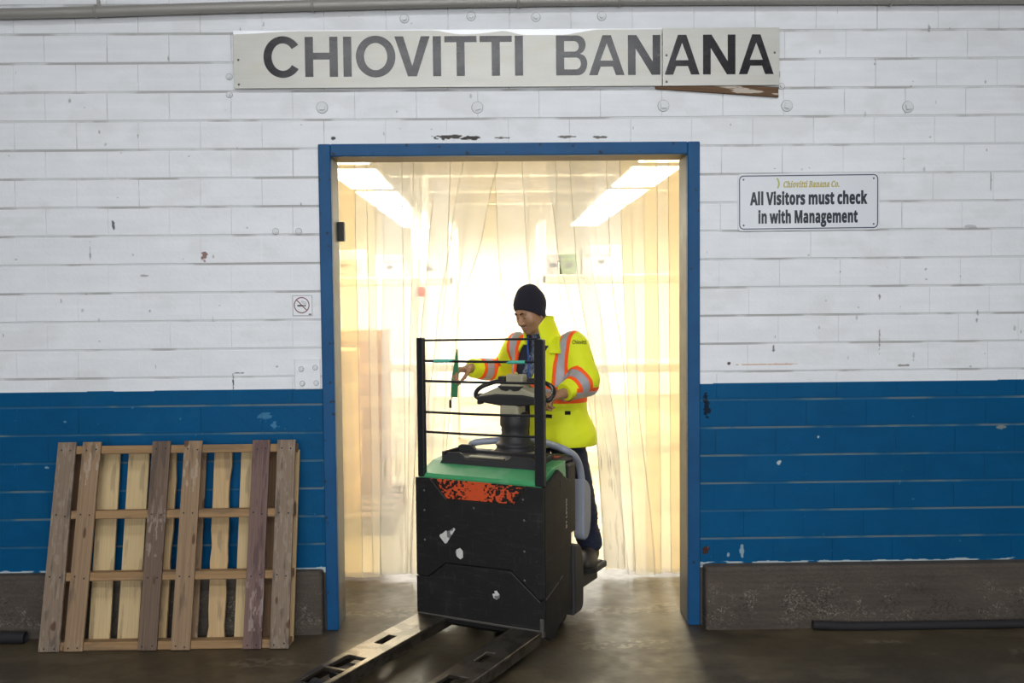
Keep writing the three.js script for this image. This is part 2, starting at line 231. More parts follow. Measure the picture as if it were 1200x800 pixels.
for (let k = 0; k < 29; k++) {
  const y0 = Y0 + k * COURSE + (k ? 0.0055 : 0.01), y1 = Y0 + (k + 1) * COURSE - 0.0055, start = (k % 2 ? -2.450 : -2.297) + 0.003 * (k - 18) - 8 * BLOCK;
  for (let i = 0; i < 33; i++) {
    let x0 = start + i * BLOCK + 0.001 + 0.003 * (R0() - 0.5), x1 = start + (i + 1) * BLOCK - 0.001;
    if (x1 < -WX + 0.05 || x0 > WX - 0.05) continue;
    x0 = Math.max(x0, -WX); x1 = Math.min(x1, WX);
    const pieces = [];
    if (y0 + 0.03 > DOOR_H) pieces.push([x0, x1, y0, y1]);
    else { const yt = y1; if (x0 < -DOOR_X) pieces.push([x0, Math.min(x1, -DOOR_X), y0, yt]); if (x1 > DOOR_X) pieces.push([Math.max(x0, DOOR_X), x1, y0, yt]); if (y1 > DOOR_H + 0.02) { const a = Math.max(x0, -DOOR_X), b = Math.min(x1, DOOR_X); if (b - a > 0.02) pieces.push([a, b, DOOR_H, y1]); } }
    for (const [a, b, c, d] of pieces) {
      if (b - a < 0.012) continue;
      const low = k < 12, out = (low ? 0.0002 : 0.0008) * (R0() - 0.5), g = onWall(cbox(b - a + (low ? 0.0014 : 0), d - c, 0.02, (a + b) / 2, (c + d) / 2, -0.01 + out, low ? 0.0012 : 0.002));
      if (b < -2.66 || a > 2.66 || c > 3.24) hidden.push(g); else obj('block', g, M.wall, wall);
    }
  }
}
const rest = obj('block', hidden, M.wall, wall); rest.userData.kind = 'stuff';
// bare concrete kerb under the blocks
function kerb(name, x0, x1, dep) {
  const g = prep(new RoundedBoxGeometry(x1 - x0, 0.36, dep + 0.05, 3, 0.02)); g.translate((x0 + x1) / 2, 0.315 - 0.18, dep - (dep + 0.05) / 2);
  const p = g.attributes.position; for (let i = 0; i < p.count; i++) { const z = p.getZ(i); if (z > dep - 0.03) p.setZ(i, z + 0.012 * (1 - p.getY(i) / 0.31)); }
  const uv = g.attributes.uv; for (let i = 0; i < p.count; i++) uv.setXY(i, p.getX(i) / 1.4, p.getY(i) / 0.62 + 0.02);
  return struct(name, g, M.concrete);
}
kerb('baseboard_left', -WX, -0.965, 0.06); kerb('baseboard_right', 0.968, WX, 0.075);
// steel door frame
const door = new THREE.Group(); door.name = 'door_1'; door.userData.kind = 'structure'; scene.add(door);
const fuv = (g) => { const p = g.attributes.position, uv = g.attributes.uv; for (let i = 0; i < p.count; i++) uv.setXY(i, (p.getX(i) + p.getZ(i)) * 1.5, p.getY(i) / 2.6); return g; };
for (const s of [-1, 1]) obj('frame_side', fuv(cbox(0.062, DOOR_H, 0.05, s * (DOOR_X - 0.031), DOOR_H / 2, -0.012, 0.004)), M.framePaint, door);
obj('frame_head', fuv(cbox(2 * DOOR_X - 0.124, 0.062, 0.05, 0, DOOR_H - 0.031, -0.012, 0.004)), M.framePaint, door);
for (const s of [-1, 1]) { obj('jamb', [fuv(cbox(0.02, DOOR_H - 0.06, 0.2, s * (DOOR_X - 0.05), (DOOR_H - 0.06) / 2, -0.135, 0.003)), fuv(cbox(0.012, DOOR_H - 0.08, 0.03, s * (DOOR_X - 0.046), (DOOR_H - 0.08) / 2, -0.245, 0.003))], M.galv, door); }
obj('jamb_head', cbox(2 * DOOR_X - 0.1, 0.02, 0.2, 0, DOOR_H - 0.05, -0.135, 0.003), M.headLining, door);
const latch = obj('latch_plate', cbox(0.03, 0.1, 0.05, -DOOR_X + 0.076, 2.035, -0.215, 0.002), M.darkMetal, door); latch.userData.label = 'dark steel latch plate';

// hall shell
struct('ceiling', box(9.6, 0.2, 10.4, 0, 4.6, 5), M.hallCeil);
struct('wall_left', box(0.2, 4.5, 10, -4.7, 2.25, 5), M.hallPaint); struct('wall_right', box(0.2, 4.5, 10, 4.7, 2.25, 5), M.hallPaint); struct('wall_front', [box(9.6, 1.3, 0.2, 0, 0.65, 10.1), box(9.6, 1.2, 0.2, 0, 3.9, 10.1), box(1.3, 2, 0.2, -4.15, 2.3, 10.1), box(1.3, 2, 0.2, 4.15, 2.3, 10.1)], M.hallPaint);
// added glowing panes, unseen behind the camera, to light the block wall evenly
const DAY = new THREE.Color(0.93, 0.97, 1.0), addedWin = new THREE.Group(); addedWin.name = 'added_window_1'; addedWin.userData.kind = 'structure'; scene.add(addedWin);
const addedPaneGlow = std({ color: 0xffffff, emissive: DAY, emissiveIntensity: 3 });
for (let i = 0; i < 5; i++) obj('added_pane', box(1.34, 1.94, 0.02, -2.8 + i * 1.4, 2.3, 10.08), addedPaneGlow, addedWin);
for (let i = 0; i < 6; i++) obj('added_mullion', cbox(0.06, 2, 0.08, -3.5 + i * 1.4, 2.3, 10.06, 0.006), M.lampWhiteFrame, addedWin);
for (const y of [1.33, 3.27]) obj('added_window_rail', cbox(7, 0.06, 0.08, 0, y, 10.06, 0.006), M.lampWhiteFrame, addedWin);
{ const l = new THREE.RectAreaLight(DAY, ADDED_WINDOW_POWER, 6.9, 1.9); l.position.set(0, 2.3, 10.0); scene.add(l); }
// cold room shell
const ZB = -11.5, RC = 3.3;
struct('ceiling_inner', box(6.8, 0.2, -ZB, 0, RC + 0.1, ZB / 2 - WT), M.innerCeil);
struct('wall_inner_left', box(0.2, RC, -ZB, -3.1, RC / 2, ZB / 2 - WT), M.innerPaint); struct('wall_inner_right', box(0.2, RC, -ZB, 3.1, RC / 2, ZB / 2 - WT), M.innerPaint);
struct('wall_inner_far', box(6.8, RC, 0.2, 0, RC / 2, ZB - WT - 0.1), M.innerPaint);
for (const z of [-3.2, -5.0, -6.8, -8.6, -10.4]) struct('beam', cbox(6, 0.2, 0.16, 0, RC - 0.1, z, 0.008), M.joist);
struct('column', cbox(0.2, RC, 0.2, -0.98, RC / 2, -7.0, 0.012), M.innerPaint);

// ---------------------------------------------------------------- lamps
const glowHall = std({ color: 0xffffff, emissive: HALL_LIGHT, emissiveIntensity: 4 }), glowRoom = std({ color: 0xffffff, emissive: ROOM_LIGHT, emissiveIntensity: 12 });
M.lampWhite = std({ color: 0xdadad6, roughness: 0.5 });
const HALL_SPOTS = ['left one of the row near the block wall', 'middle one of the row near the block wall', 'right one of the row near the block wall', 'left one of the far row', 'middle one of the far row', 'right one of the far row'];
HALL_FIXTURES.forEach(([x, y, z], i) => {
  const t = thing('ceiling_light', `white flat ceiling light, ${HALL_SPOTS[i]}`, 'ceiling light', 'hall ceiling lights', [x, y, z]);
  obj('housing', cbox(1.3, 0.1, 0.66, 0, 0.06, 0, 0.01), M.lampWhite, t); obj('diffuser', box(1.24, 0.01, 0.6, 0, 0.006, 0), glowHall, t);
  for (const s of [-0.5, 0.5]) obj('hanger', rod([s, 0.11, 0], [s, 0.25, 0], 0.006), M.lampWhite, t);
  areaLight(HALL_LIGHT, HALL_POWER * (z > 5 ? 2.2 : 1), 1.24, 0.6, x, y - 0.004, z);
});
ROOM_FIXTURES.forEach(([x, y, z], i) => {
  const far = ['nearest the doorway', 'second from the doorway', 'third from the doorway', 'fourth from the doorway', 'deepest of all'][i % 5];
  const t = thing('tube_light', `tube light behind the curtain, ${x < 0 ? 'left' : 'right'} row, ${far}`, 'tube light', 'tube lights of the cold room', [x, y, z]);
  obj('housing', cbox(0.44, 0.06, 1.5, 0, 0.06, 0, 0.006), M.lampWhite, t);
  obj('diffuser', box(0.4, 0.012, 1.46, 0, 0.026, 0), glowRoom, t);
  for (const s of [-0.6, 0.6]) obj('hanger', rod([0, 0.08, s], [0, RC - y, s], 0.005), M.lampWhite, t);
  areaLight(ROOM_LIGHT, ROOM_POWER * (z < -5 ? 3.4 : z > -3 ? 1.3 : 1), 0.4, 1.44, x, y - 0.008, z);
});

// ---------------------------------------------------------------- fittings on the wall
// long sign: two brushed panels on a timber backing, black vinyl letters
const panelTex = tex(1024, 256, (u, v) => { const st = fbm(u, v, 4, 3, 401, 180), n = fbm(u, v, 8, 4, 411), dirt = sstep(0.55, 0.75, fbm(u, v, 10, 5, 421)); return mix3(mix3([174, 172, 165], [192, 190, 184], 0.6 * n + 0.4 * st), [182, 176, 158], 0.3 * dirt); });
const panelPaintTex = tex(2048, 256, (u, v) => { const st = fbm(u, v, 8, 3, 401, 180), n = fbm(u, v, 16, 4, 411, 8), dirt = sstep(0.55, 0.75, fbm(u, v, 20, 5, 421, 8)); let c = mix3(mix3([174, 172, 165], [192, 190, 184], 0.6 * n + 0.4 * st), [182, 176, 158], 0.3 * dirt);
  const x = u, edge = 0.985 - 0.07 * sstep(0.46, 0.53, x) * (1 - sstep(0.55, 0.66, x)) - 0.09 * sstep(0.62, 0.68, x) * (1 - sstep(0.76, 0.86, x)) + 0.05 * sstep(0.16, 0.0, x) * -1 + 0.006 * (vn(u, v, 40, 5) - 0.5); return v > edge ? [232, 233, 236] : c; });
M.panel = std({ map: panelTex, roughness: 0.42, metalness: 0.25 }); M.panelPainted = std({ map: panelPaintTex, roughness: 0.42, metalness: 0.25 });
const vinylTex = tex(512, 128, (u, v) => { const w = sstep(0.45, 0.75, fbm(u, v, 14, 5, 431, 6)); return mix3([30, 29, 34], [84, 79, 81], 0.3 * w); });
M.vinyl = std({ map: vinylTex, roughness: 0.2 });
M.darkWood = std({ color: 0x3a2c22, roughness: 0.85 });
const SX0 = -1.36, SX1 = 1.35, SEAM = 0.764, SY0 = 2.729, SY1 = 3.012;
const sign = thing('shop_sign', 'long pale metal sign with large black letters above the blue doorway', 'sign', null, [0, SY0, 0.004]);
obj('backing', [cbox(1.9, 0.06, 0.018, -0.38, 0.05, 0.009), cbox(2.66, 0.06, 0.018, 0, 0.23, 0.009)], M.darkWood, sign);
const suv = (g, x0, w) => { const p = g.attributes.position, uv = g.attributes.uv; for (let i = 0; i < p.count; i++) uv.setXY(i, (p.getX(i) - x0) / w, p.getY(i) / (SY1 - SY0)); return g; };
obj('panel', suv(cbox(SEAM - SX0 - 0.003, SY1 - SY0, 0.003, (SEAM + SX0) / 2, (SY1 - SY0) / 2, 0.0195, 0.001), SX0, SEAM - SX0), M.panelPainted, sign);
obj('panel', suv(cbox(SX1 - SEAM - 0.003, SY1 - SY0, 0.003, (SX1 + SEAM) / 2, (SY1 - SY0) / 2, 0.0195, 0.001), SX0, SEAM - SX0), M.panel, sign);
const LS = 0.004254, lx = (px) => -1.211 + (px - 310) * LS, CAP = 0.1955, LB = 2.7835 - SY0, SW = 0.0405;
const rect = (x, y, w, h) => poly([[x, y], [x + w, y], [x + w, y + h], [x, y + h]]);
function arcRing(cx, cy, rx, ry, t, a0, a1) { const o = [], n = 48; for (let i = 0; i <= n; i++) { const a = lerp(a0, a1, i / n); o.push([cx + rx * Math.cos(a), cy + ry * Math.sin(a)]); } for (let i = n; i >= 0; i--) { const a = lerp(a0, a1, i / n); o.push([cx + (rx - t) * Math.cos(a), cy + (ry - t * 0.86) * Math.sin(a)]); } return poly(o); }
const GL = {
  C: (x, w) => [arcRing(x + w * 0.52, CAP / 2, w * 0.52, CAP / 2 + 0.004, SW, 0.62, 2 * Math.PI - 0.62)],
  O: (x, w) => { const o = [], q = []; for (let i = 0; i < 48; i++) { const a = i / 48 * 2 * Math.PI; o.push([x + w / 2 + w / 2 * Math.cos(a), CAP / 2 + (CAP / 2 + 0.004) * Math.sin(a)]); q.push([x + w / 2 + (w / 2 - SW) * Math.cos(a), CAP / 2 + (CAP / 2 - 0.031) * Math.sin(a)]); } return [poly(o, [q])]; },
  H: (x, w) => [poly([[x, 0], [x + SW, 0], [x + SW, 0.085], [x + w - SW, 0.085], [x + w - SW, 0], [x + w, 0], [x + w, CAP], [x + w - SW, CAP], [x + w - SW, 0.118], [x + SW, 0.118], [x + SW, CAP], [x, CAP]])],
  I: (x) => [rect(x, 0, SW, CAP)],
  V: (x, w) => [poly([[x, CAP], [x + w / 2 - SW * 0.55, 0], [x + w / 2 + SW * 0.55, 0], [x + w, CAP], [x + w - SW * 1.08, CAP], [x + w / 2, 0.05], [x + SW * 1.08, CAP]])],
  T: (x, w) => [poly([[x + w / 2 - SW / 2, 0], [x + w / 2 + SW / 2, 0], [x + w / 2 + SW / 2, CAP - 0.03], [x + w, CAP - 0.03], [x + w, CAP], [x, CAP], [x, CAP - 0.03], [x + w / 2 - SW / 2, CAP - 0.03]])],
  A: (x, w) => [poly([[x, 0], [x + SW * 1.05, 0], [x + SW * 1.05 + 0.016, 0.042], [x + w - SW * 1.05 - 0.016, 0.042], [x + w - SW * 1.05, 0], [x + w, 0], [x + w / 2 + SW * 0.52, CAP], [x + w / 2 - SW * 0.52, CAP]], [[[x + w / 2, CAP - 0.04], [x + w / 2 - 0.032, 0.071], [x + w / 2 + 0.032, 0.071]]])],
  N: (x, w) => [poly([[x, 0], [x + SW * 0.95, 0], [x + SW * 0.95, 0.13], [x + w - SW * 1.05, 0], [x + w, 0], [x + w, CAP], [x + w - SW * 0.95, CAP], [x + w - SW * 0.95, 0.065], [x + SW * 1.05, CAP], [x, CAP]])],
  B: (x, w) => { const s = new THREE.Shape(), m = 0.105; s.moveTo(x, 0); s.lineTo(x + w - 0.055, 0); s.bezierCurveTo(x + w + 0.002, 0, x + w + 0.012, m - 0.006, x + w - 0.044, m); s.bezierCurveTo(x + w - 0.002, m + 0.012, x + w - 0.002, CAP, x + w - 0.062, CAP); s.lineTo(x, CAP);
    const h = (y0, y1, e) => { const p = new THREE.Path(); p.moveTo(x + SW, y0); p.lineTo(x + w - 0.066 + e, y0); p.bezierCurveTo(x + w - 0.032 + e, y0, x + w - 0.032 + e, y1, x + w - 0.066 + e, y1); p.lineTo(x + SW, y1); return p; }; s.holes.push(h(0.029, 0.087, 0.002), h(0.116, 0.168, -0.008)); return [s]; },
};
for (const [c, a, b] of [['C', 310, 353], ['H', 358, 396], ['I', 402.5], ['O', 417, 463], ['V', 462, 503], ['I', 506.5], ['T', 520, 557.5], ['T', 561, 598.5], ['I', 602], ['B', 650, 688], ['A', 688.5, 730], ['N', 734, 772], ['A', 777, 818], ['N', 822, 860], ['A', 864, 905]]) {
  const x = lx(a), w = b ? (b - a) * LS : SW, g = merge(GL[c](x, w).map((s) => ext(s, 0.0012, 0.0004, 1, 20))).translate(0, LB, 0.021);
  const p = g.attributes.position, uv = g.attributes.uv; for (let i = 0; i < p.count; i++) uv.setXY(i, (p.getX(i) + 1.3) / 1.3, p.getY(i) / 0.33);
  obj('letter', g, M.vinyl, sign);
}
M.screw = std({ color: 0x6a6866, roughness: 0.5, metalness: 0.6 });
const screwGeo = (x, y, z, r = 0.006) => prep(new THREE.SphereGeometry(r, 10, 6).scale(1, 1, 0.45).translate(x, y, z));
for (const [x, y] of [[-1.335, 0.14], [-1.335, 0.02], [0.745, 0.15], [0.785, 0.15], [1.325, 0.16], [0.785, 0.02]]) obj('screw', screwGeo(x, y, 0.0215), M.screw, sign);
// weathered lath that has dropped out from behind the sign
const lathTex = tex(256, 64, (u, v) => { const g = fbm(u, v, 3, 4, 441, 20), p = sstep(0.58, 0.66, fbm(u, v, 6, 4, 451, 3)); return mix3(mix3([74, 52, 34], [118, 90, 64], g), [206, 198, 188], 0.8 * p * sstep(0.4, 0.6, u)); });
const lath = cbox(0.62, 0.05, 0.013, -0.31, -0.025, 0, 0.003); { const p = lath.attributes.position, uv = lath.attributes.uv; for (let i = 0; i < p.count; i++) { uv.setXY(i, (p.getX(i) + 0.62) / 0.62, p.getY(i) / 0.05); if (p.getX(i) > -0.03) p.setX(i, p.getX(i) - 0.006 * (p.getY(i) + 0.05) / 0.05); } }
const lathM = obj('wooden_lath', lath, std({ map: lathTex, roughness: 0.8 })); lathM.position.set(1.352, 2.72, 0.0105); lathM.rotation.z = -0.075; tag(lathM, 'loose brown wooden lath slipping out under the right end of the long sign', 'wooden lath');
// visitor notice
const cv = document.createElement('canvas'); cv.width = 1024; cv.height = 400; const cx = cv.getContext('2d');
cx.fillStyle = '#d7d9de'; cx.fillRect(0, 0, 1024, 400);
const rr = (x, y, w, h, r) => { cx.beginPath(); cx.moveTo(x + r, y); cx.lineTo(x + w - r, y); cx.quadraticCurveTo(x + w, y, x + w, y + r); cx.lineTo(x + w, y + h - r); cx.quadraticCurveTo(x + w, y + h, x + w - r, y + h); cx.lineTo(x + r, y + h); cx.quadraticCurveTo(x, y + h, x, y + h - r); cx.lineTo(x, y + r); cx.quadraticCurveTo(x, y, x + r, y); };
cx.strokeStyle = '#30364a'; cx.lineWidth = 7; rr(14, 14, 996, 372, 34); cx.stroke();
const fitText = (s, font, x0, x1, base, h, color, stroke = 0) => { cx.font = font; const w = cx.measureText(s).width; cx.save(); cx.translate(x0, base); cx.scale((x1 - x0) / w, h); cx.fillStyle = color; cx.fillText(s, 0, 0); if (stroke) { cx.strokeStyle = color; cx.lineWidth = stroke; cx.strokeText(s, 0, 0); } cx.restore(); };
fitText('All Visitors must check', 'bold 100px sans-serif', 92, 932, 216, 1.18, '#20242e', 6); fitText('in with Management', 'bold 100px sans-serif', 146, 866, 346, 1.18, '#20242e', 6);
fitText('Chiovitti Banana Co.', 'bold italic 60px serif', 326, 734, 96, 0.95, '#b3a552', 3);
cx.strokeStyle = '#a9b06a'; cx.lineWidth = 12; cx.lineCap = 'round'; cx.beginPath(); cx.moveTo(286, 34); cx.quadraticCurveTo(306, 66, 290, 98); cx.stroke();
const noticeTex = new THREE.CanvasTexture(cv); noticeTex.colorSpace = THREE.SRGBColorSpace; noticeTex.flipY = true;
const notice = thing('notice_sign', 'white rectangular visitor notice with dark lettering and thin border, right of the doorway', 'sign', null, [1.504, 2.1505, 0.003]);
const NW = 0.718, NH = 0.285, nshape = new THREE.Shape(); { const w = NW / 2, h = NH / 2, r = 0.022; nshape.moveTo(-w + r, -h); nshape.lineTo(w - r, -h); nshape.quadraticCurveTo(w, -h, w, -h + r); nshape.lineTo(w, h - r); nshape.quadraticCurveTo(w, h, w - r, h); nshape.lineTo(-w + r, h); nshape.quadraticCurveTo(-w, h, -w, h - r); nshape.lineTo(-w, -h + r); nshape.quadraticCurveTo(-w, -h, -w + r, -h); }
const ng = ext(nshape, 0.003, 0.0008); { const p = ng.attributes.position, uv = ng.attributes.uv; for (let i = 0; i < p.count; i++) uv.setXY(i, p.getX(i) / NW + 0.5, p.getY(i) / NH + 0.5); }
obj('plate', ng, std({ map: noticeTex, roughness: 0.35 }), notice); notice.rotation.z = 0.004;
for (const sx of [-1, 1]) for (const sy of [-1, 1]) obj('screw', screwGeo(sx * (NW / 2 - 0.03), sy * (NH / 2 - 0.028), 0.004, 0.005), M.screw, notice);
// no smoking notice
const cs = document.createElement('canvas'); cs.width = cs.height = 256; const c2 = cs.getContext('2d');
c2.fillStyle = '#dcdde0'; c2.fillRect(0, 0, 256, 256); c2.strokeStyle = '#5a5458'; c2.lineWidth = 5; c2.strokeRect(4, 4, 248, 248);
c2.fillStyle = '#2c2426'; c2.fillRect(62, 118, 108, 20); c2.fillStyle = '#dcdde0'; c2.fillRect(142, 120, 8, 16); c2.strokeStyle = '#6a6468'; c2.lineWidth = 5; c2.beginPath(); c2.moveTo(176, 116); c2.quadraticCurveTo(182, 80, 150, 82); c2.quadraticCurveTo(128, 84, 134, 62); c2.stroke(); c2.beginPath(); c2.moveTo(162, 112); c2.quadraticCurveTo(164, 98, 144, 98); c2.quadraticCurveTo(116, 98, 120, 66); c2.stroke();
c2.strokeStyle = '#6a2430'; c2.lineWidth = 13; c2.beginPath(); c2.arc(118, 122, 94, 0, 7); c2.stroke(); c2.beginPath(); c2.moveTo(52, 56); c2.lineTo(184, 188); c2.stroke(); c2.fillStyle = '#4a4448'; c2.fillRect(206, 228, 34, 16);
const smokeTex = new THREE.CanvasTexture(cs); smokeTex.colorSpace = THREE.SRGBColorSpace;
const sg = cbox(0.1, 0.104, 0.002, 0, 0, 0, 0.0005); { const p = sg.attributes.position, uv = sg.attributes.uv; for (let i = 0; i < p.count; i++) uv.setXY(i, p.getX(i) / 0.1 + 0.5, p.getY(i) / 0.104 + 0.5); }
const smoke = obj('notice_sign', sg, std({ map: smokeTex, roughness: 0.4 })); smoke.position.set(-1.047, 1.6535, 0.002); tag(smoke, 'small square no smoking notice with a red circle, left of the doorway', 'sign');
// bolts
M.paintedSteel = std({ color: 0xd2d3d5, roughness: 0.45 });
M.crack = std({ color: 0x77756f, roughness: 0.9 });
const hexGeo = (r, h) => prep(new THREE.CylinderGeometry(r, r * 1.02, h, 6).rotateX(Math.PI / 2).translate(0, 0, h / 2)), washer = (r) => prep(new THREE.CylinderGeometry(r, r, 0.004, 24).rotateX(Math.PI / 2).translate(0, 0, 0.002));
function bolt(x, y, r, label, square) { const t = thing('wall_bolt', label, 'bolt', 'painted bolts around the long sign', [x, y, 0]); obj('washer', washer(r * 1.75), M.paintedSteel, t); obj('cracked_paint', prep(new THREE.TorusGeometry(r * 1.78, 0.0016, 6, 28).translate(0, 0, 0.0012)), M.crack, t); const h = obj('bolt_head', square ? prep(new THREE.BoxGeometry(r * 1.7, r * 1.7, 0.014).translate(0, 0, 0.009)) : hexGeo(r, 0.014), M.paintedSteel, t); h.rotation.z = R0() * 1.5; return t; }
const BOLTS = [[-0.931, 2.638, 'first white bolt from the left in the row under the long sign'], [-0.158, 2.633, 'white bolt under the letter T pair of the long sign'], [0.773, 2.635, 'white bolt under the seam between the two sign panels'], [1.394, 2.631, 'white bolt just right of the loose brown lath'], [2.005, 2.621, 'rightmost white bolt of the row under the long sign']];
for (const [x, y, l] of BOLTS) bolt(x, y, 0.0155, l, true);
for (const [x, y, l] of [[-0.515, 3.072, 'small white bolt above the letter V of the long sign'], [-0.184, 3.082, 'small white bolt above the first letter T'], [0.138, 3.076, 'small white bolt above the gap between the two words'], [0.466, 3.079, 'small white bolt above the middle of the second word']]) bolt(x, y, 0.012, l, false);
for (const [x, y, l] of [[-1.388, 2.792, 'upper small bolt beside the left end of the long sign'], [-1.389, 2.704, 'lower small bolt at the bottom left corner of the long sign'], [1.366, 2.728, 'small bolt at the bottom right corner of the long sign'], [-1.174, 2.026, 'white plugged fixing above the no smoking notice, farther from the doorway'], [-1.059, 2.025, 'white plugged fixing above the no smoking notice, nearer the doorway']]) bolt(x, y, 0.0085, l, false);
// painted steel plate with four nuts
const plate = thing('steel_plate', 'white painted steel plate with four nuts, beside the doorway above the blue paint', 'steel plate', null, [-1.028, 1.31, 0]);
obj('plate', cbox(0.13, 0.155, 0.006, 0, 0, 0.005, 0.0025), M.wall, plate).geometry; { const g = plate.children[0].geometry; const uv = g.attributes.uv, p = g.attributes.position; for (let i = 0; i < p.count; i++) uv.setXY(i, (p.getX(i) - 1.028 - PAINT_X) / PAINT_W, (p.getY(i) + 1.42 - PAINT_Y) / PAINT_H); }
for (const [x, y] of [[-0.03, 0.025], [0.04, 0.032], [-0.026, -0.048], [0.044, -0.046]]) { const n = obj('nut', hexGeo(0.011, 0.012).translate(x, y, 0.006), M.paintedSteel, plate); n.castShadow = true; obj('cracked_paint', prep(new THREE.TorusGeometry(0.0125, 0.0016, 6, 20).translate(x, y, 0.007)), M.crack, plate); }
// conduit pipe along the top
M.pipe = std({ color: 0x9a9690, roughness: 0.42, metalness: 0.25, bumpMap: fineBump, bumpScale: 0.0006 });
const pipe = thing('conduit_pipe', 'grey painted conduit pipe running along the wall above the long sign', 'pipe', null, [0, 3.1, 0.042]);
obj('pipe', tube([[-4.5, 0.0, 0], [-2.5, -0.005, 0], [-1.25, 0.022, 0], [-0.2, 0.04, 0], [0.5, 0.046, 0], [2.5, 0.042, 0], [4.5, 0.04, 0]], 0.026, 90, 14), M.pipe, pipe);
for (const [x, y] of [[-2.02, 0.004], [-0.96, 0.027], [0.05, 0.042], [0.55, 0.046], [1.9, 0.043]]) { obj('clamp', [prep(new THREE.TorusGeometry(0.028, 0.006, 8, 20).rotateY(Math.PI / 2).translate(x, y, 0)), cbox(0.016, 0.07, 0.01, x, y + 0.03, -0.034, 0.002)], M.pipe, pipe); }
// black rubber strips lying along the kerb
M.rubber = std({ color: 0x1c1b1e, roughness: 0.75, bumpMap: fineBump, bumpScale: 0.001 });
const rs = tube([[1.5, 0.03, 0.112], [1.66, 0.022, 0.118], [2.2, 0.022, 0.122], [3.2, 0.022, 0.12], [4.4, 0.022, 0.12]], 0.024, 60, 8); rs.scale(1, 0.9, 1);
tag(obj('rubber_strip', rs, M.rubber), 'black rubber strip lying on the floor along the right concrete kerb', 'rubber strip');
const rs2 = tube([[-4.4, 0.03, 0.14], [-3, 0.03, 0.135], [-2.6, 0.03, 0.13], [-2.42, 0.028, 0.13]], 0.03, 40, 8); tag(obj('rubber_strip', rs2, M.rubber), 'black rubber strip on the floor left of the leaning pallet', 'rubber strip');

// ---------------------------------------------------------------- leaning pallet
function woodTex(a, b, seed, opt = {}) { return tex(512, 128, (u, v) => {
  const w = v + 0.02 * (vn(u, v, 4, seed) - 0.5), g = fbm(u, w, 3, 4, seed + 1, 28), f = fbm(u, w, 12, 3, seed + 2, 60); let c = mix3(a, b, clamp(0.75 * g + 0.45 * f - 0.1));
  const dk = sstep(0.58, 0.72, fbm(u, v, 6, 5, seed + 3, 4)); c = mix3(c, opt.stain || [70, 62, 56], (opt.dirt ?? 0.35) * dk); if (opt.pale) { const p = sstep(0.57, 0.64, fbm(u, v, 24, 5, seed + 4, 8)); c = mix3(c, [206, 200, 194], opt.pale * p * (opt.paleEnd ? sstep(0.4, 0.1, u) : 1)); }
  const k = sstep(0.9, 0.97, vn(u, v, 9, seed + 5, 3)); return mix3(c, [72, 44, 26], 0.7 * k);
}); }
const wood = (a, b, s, o) => std({ map: woodTex(a, b, s, o), roughness: 0.82, bumpMap: fineBump, bumpScale: 0.0008 });
M.wGrey = wood([108, 92, 78], [150, 130, 110], 501, { dirt: 0.5, pale: 0.15 }); M.wTan = wood([124, 100, 76], [164, 136, 106], 511, { dirt: 0.45, pale: 0.3, paleEnd: true });
M.wBrown = wood([88, 71, 59], [126, 104, 87], 521, { dirt: 0.5, pale: 0.35, paleEnd: true }); M.wRed = wood([94, 74, 69], [130, 104, 96], 531, { dirt: 0.5, pale: 0.35, paleEnd: true, stain: [70, 52, 54] });
M.wNew = wood([182, 156, 114], [212, 188, 144], 541, { dirt: 0.2 }); M.wNew2 = wood([170, 140, 100], [208, 178, 134], 551, { dirt: 0.25 }); M.wOld = wood([92, 68, 48], [130, 100, 72], 561, { dirt: 0.4 }); M.wString = wood([128, 98, 66], [166, 134, 94], 571, { dirt: 0.25 });
const pallet = thing('pallet', 'wooden pallet leaning against the blue wall, left of the doorway', 'pallet', null, [0, 0, 0]);
// plane of the pallet's front face: base line z = .277 at the floor, leaning back to z = .137 at y = .955
const PB = V(0, 0.004, 0.277), PU = V(0, 0.955, -0.14).normalize(), PN = V(0, 0.14, 0.955).normalize(), LEN = 1.003;
const palletM = new THREE.Matrix4().makeBasis(V(1, 0, 0), PU, PN).setPosition(PB);
const inPallet = (g) => g.applyMatrix4(palletM);
function board(xb, xt, wB, wT, t, n, mat, name = 'deck_board', y0 = 0, y1 = LEN) {      // xb / xt: left edge at the bottom / top; n: distance of its middle behind the front face
  const g = cbox(1, 1, t, 0.5, 0.5, 0, 0.0025), p = g.attributes.position, uv = g.attributes.uv, s = R0() * 3;
  // a subdivided outline where the board has a waney edge
  for (let i = 0; i < p.count; i++) { const u = clamp(p.getX(i)), v = clamp(p.getY(i)); uv.setXY(i, v * 0.95 + s, u * 0.9 + s * 0.7); const xx = lerp(lerp(xb, xt, v), lerp(xb + wB, xt + wT, v), u); p.setXYZ(i, xx, lerp(y0, y1, v), p.getZ(i) - n); }
  return obj(name, inPallet(g), mat, pallet);
}
function waneyBoard(xb, xt, w, t, n, mat, seed) {
  const r = rng(seed), L = [], Rr = []; for (let i = 0; i <= 12; i++) { const v = i / 12, x = lerp(xb, xt, v); L.push([x + 0.012 * r(), 0.012 + v * (LEN - 0.06)]); Rr.push([x + w - 0.012 * r(), 0.012 + v * (LEN - 0.06)]); }
  const g = ext(poly([...L, ...Rr.reverse()]), t, 0.002).translate(0, 0, -n - t / 2), p = g.attributes.position, uv = g.attributes.uv; for (let i = 0; i < p.count; i++) uv.setXY(i, p.getY(i) / LEN, (p.getX(i) - xb) / 0.12); return obj('deck_board', inPallet(g), mat, pallet);
}
const T = 0.017, SD = 0.089;
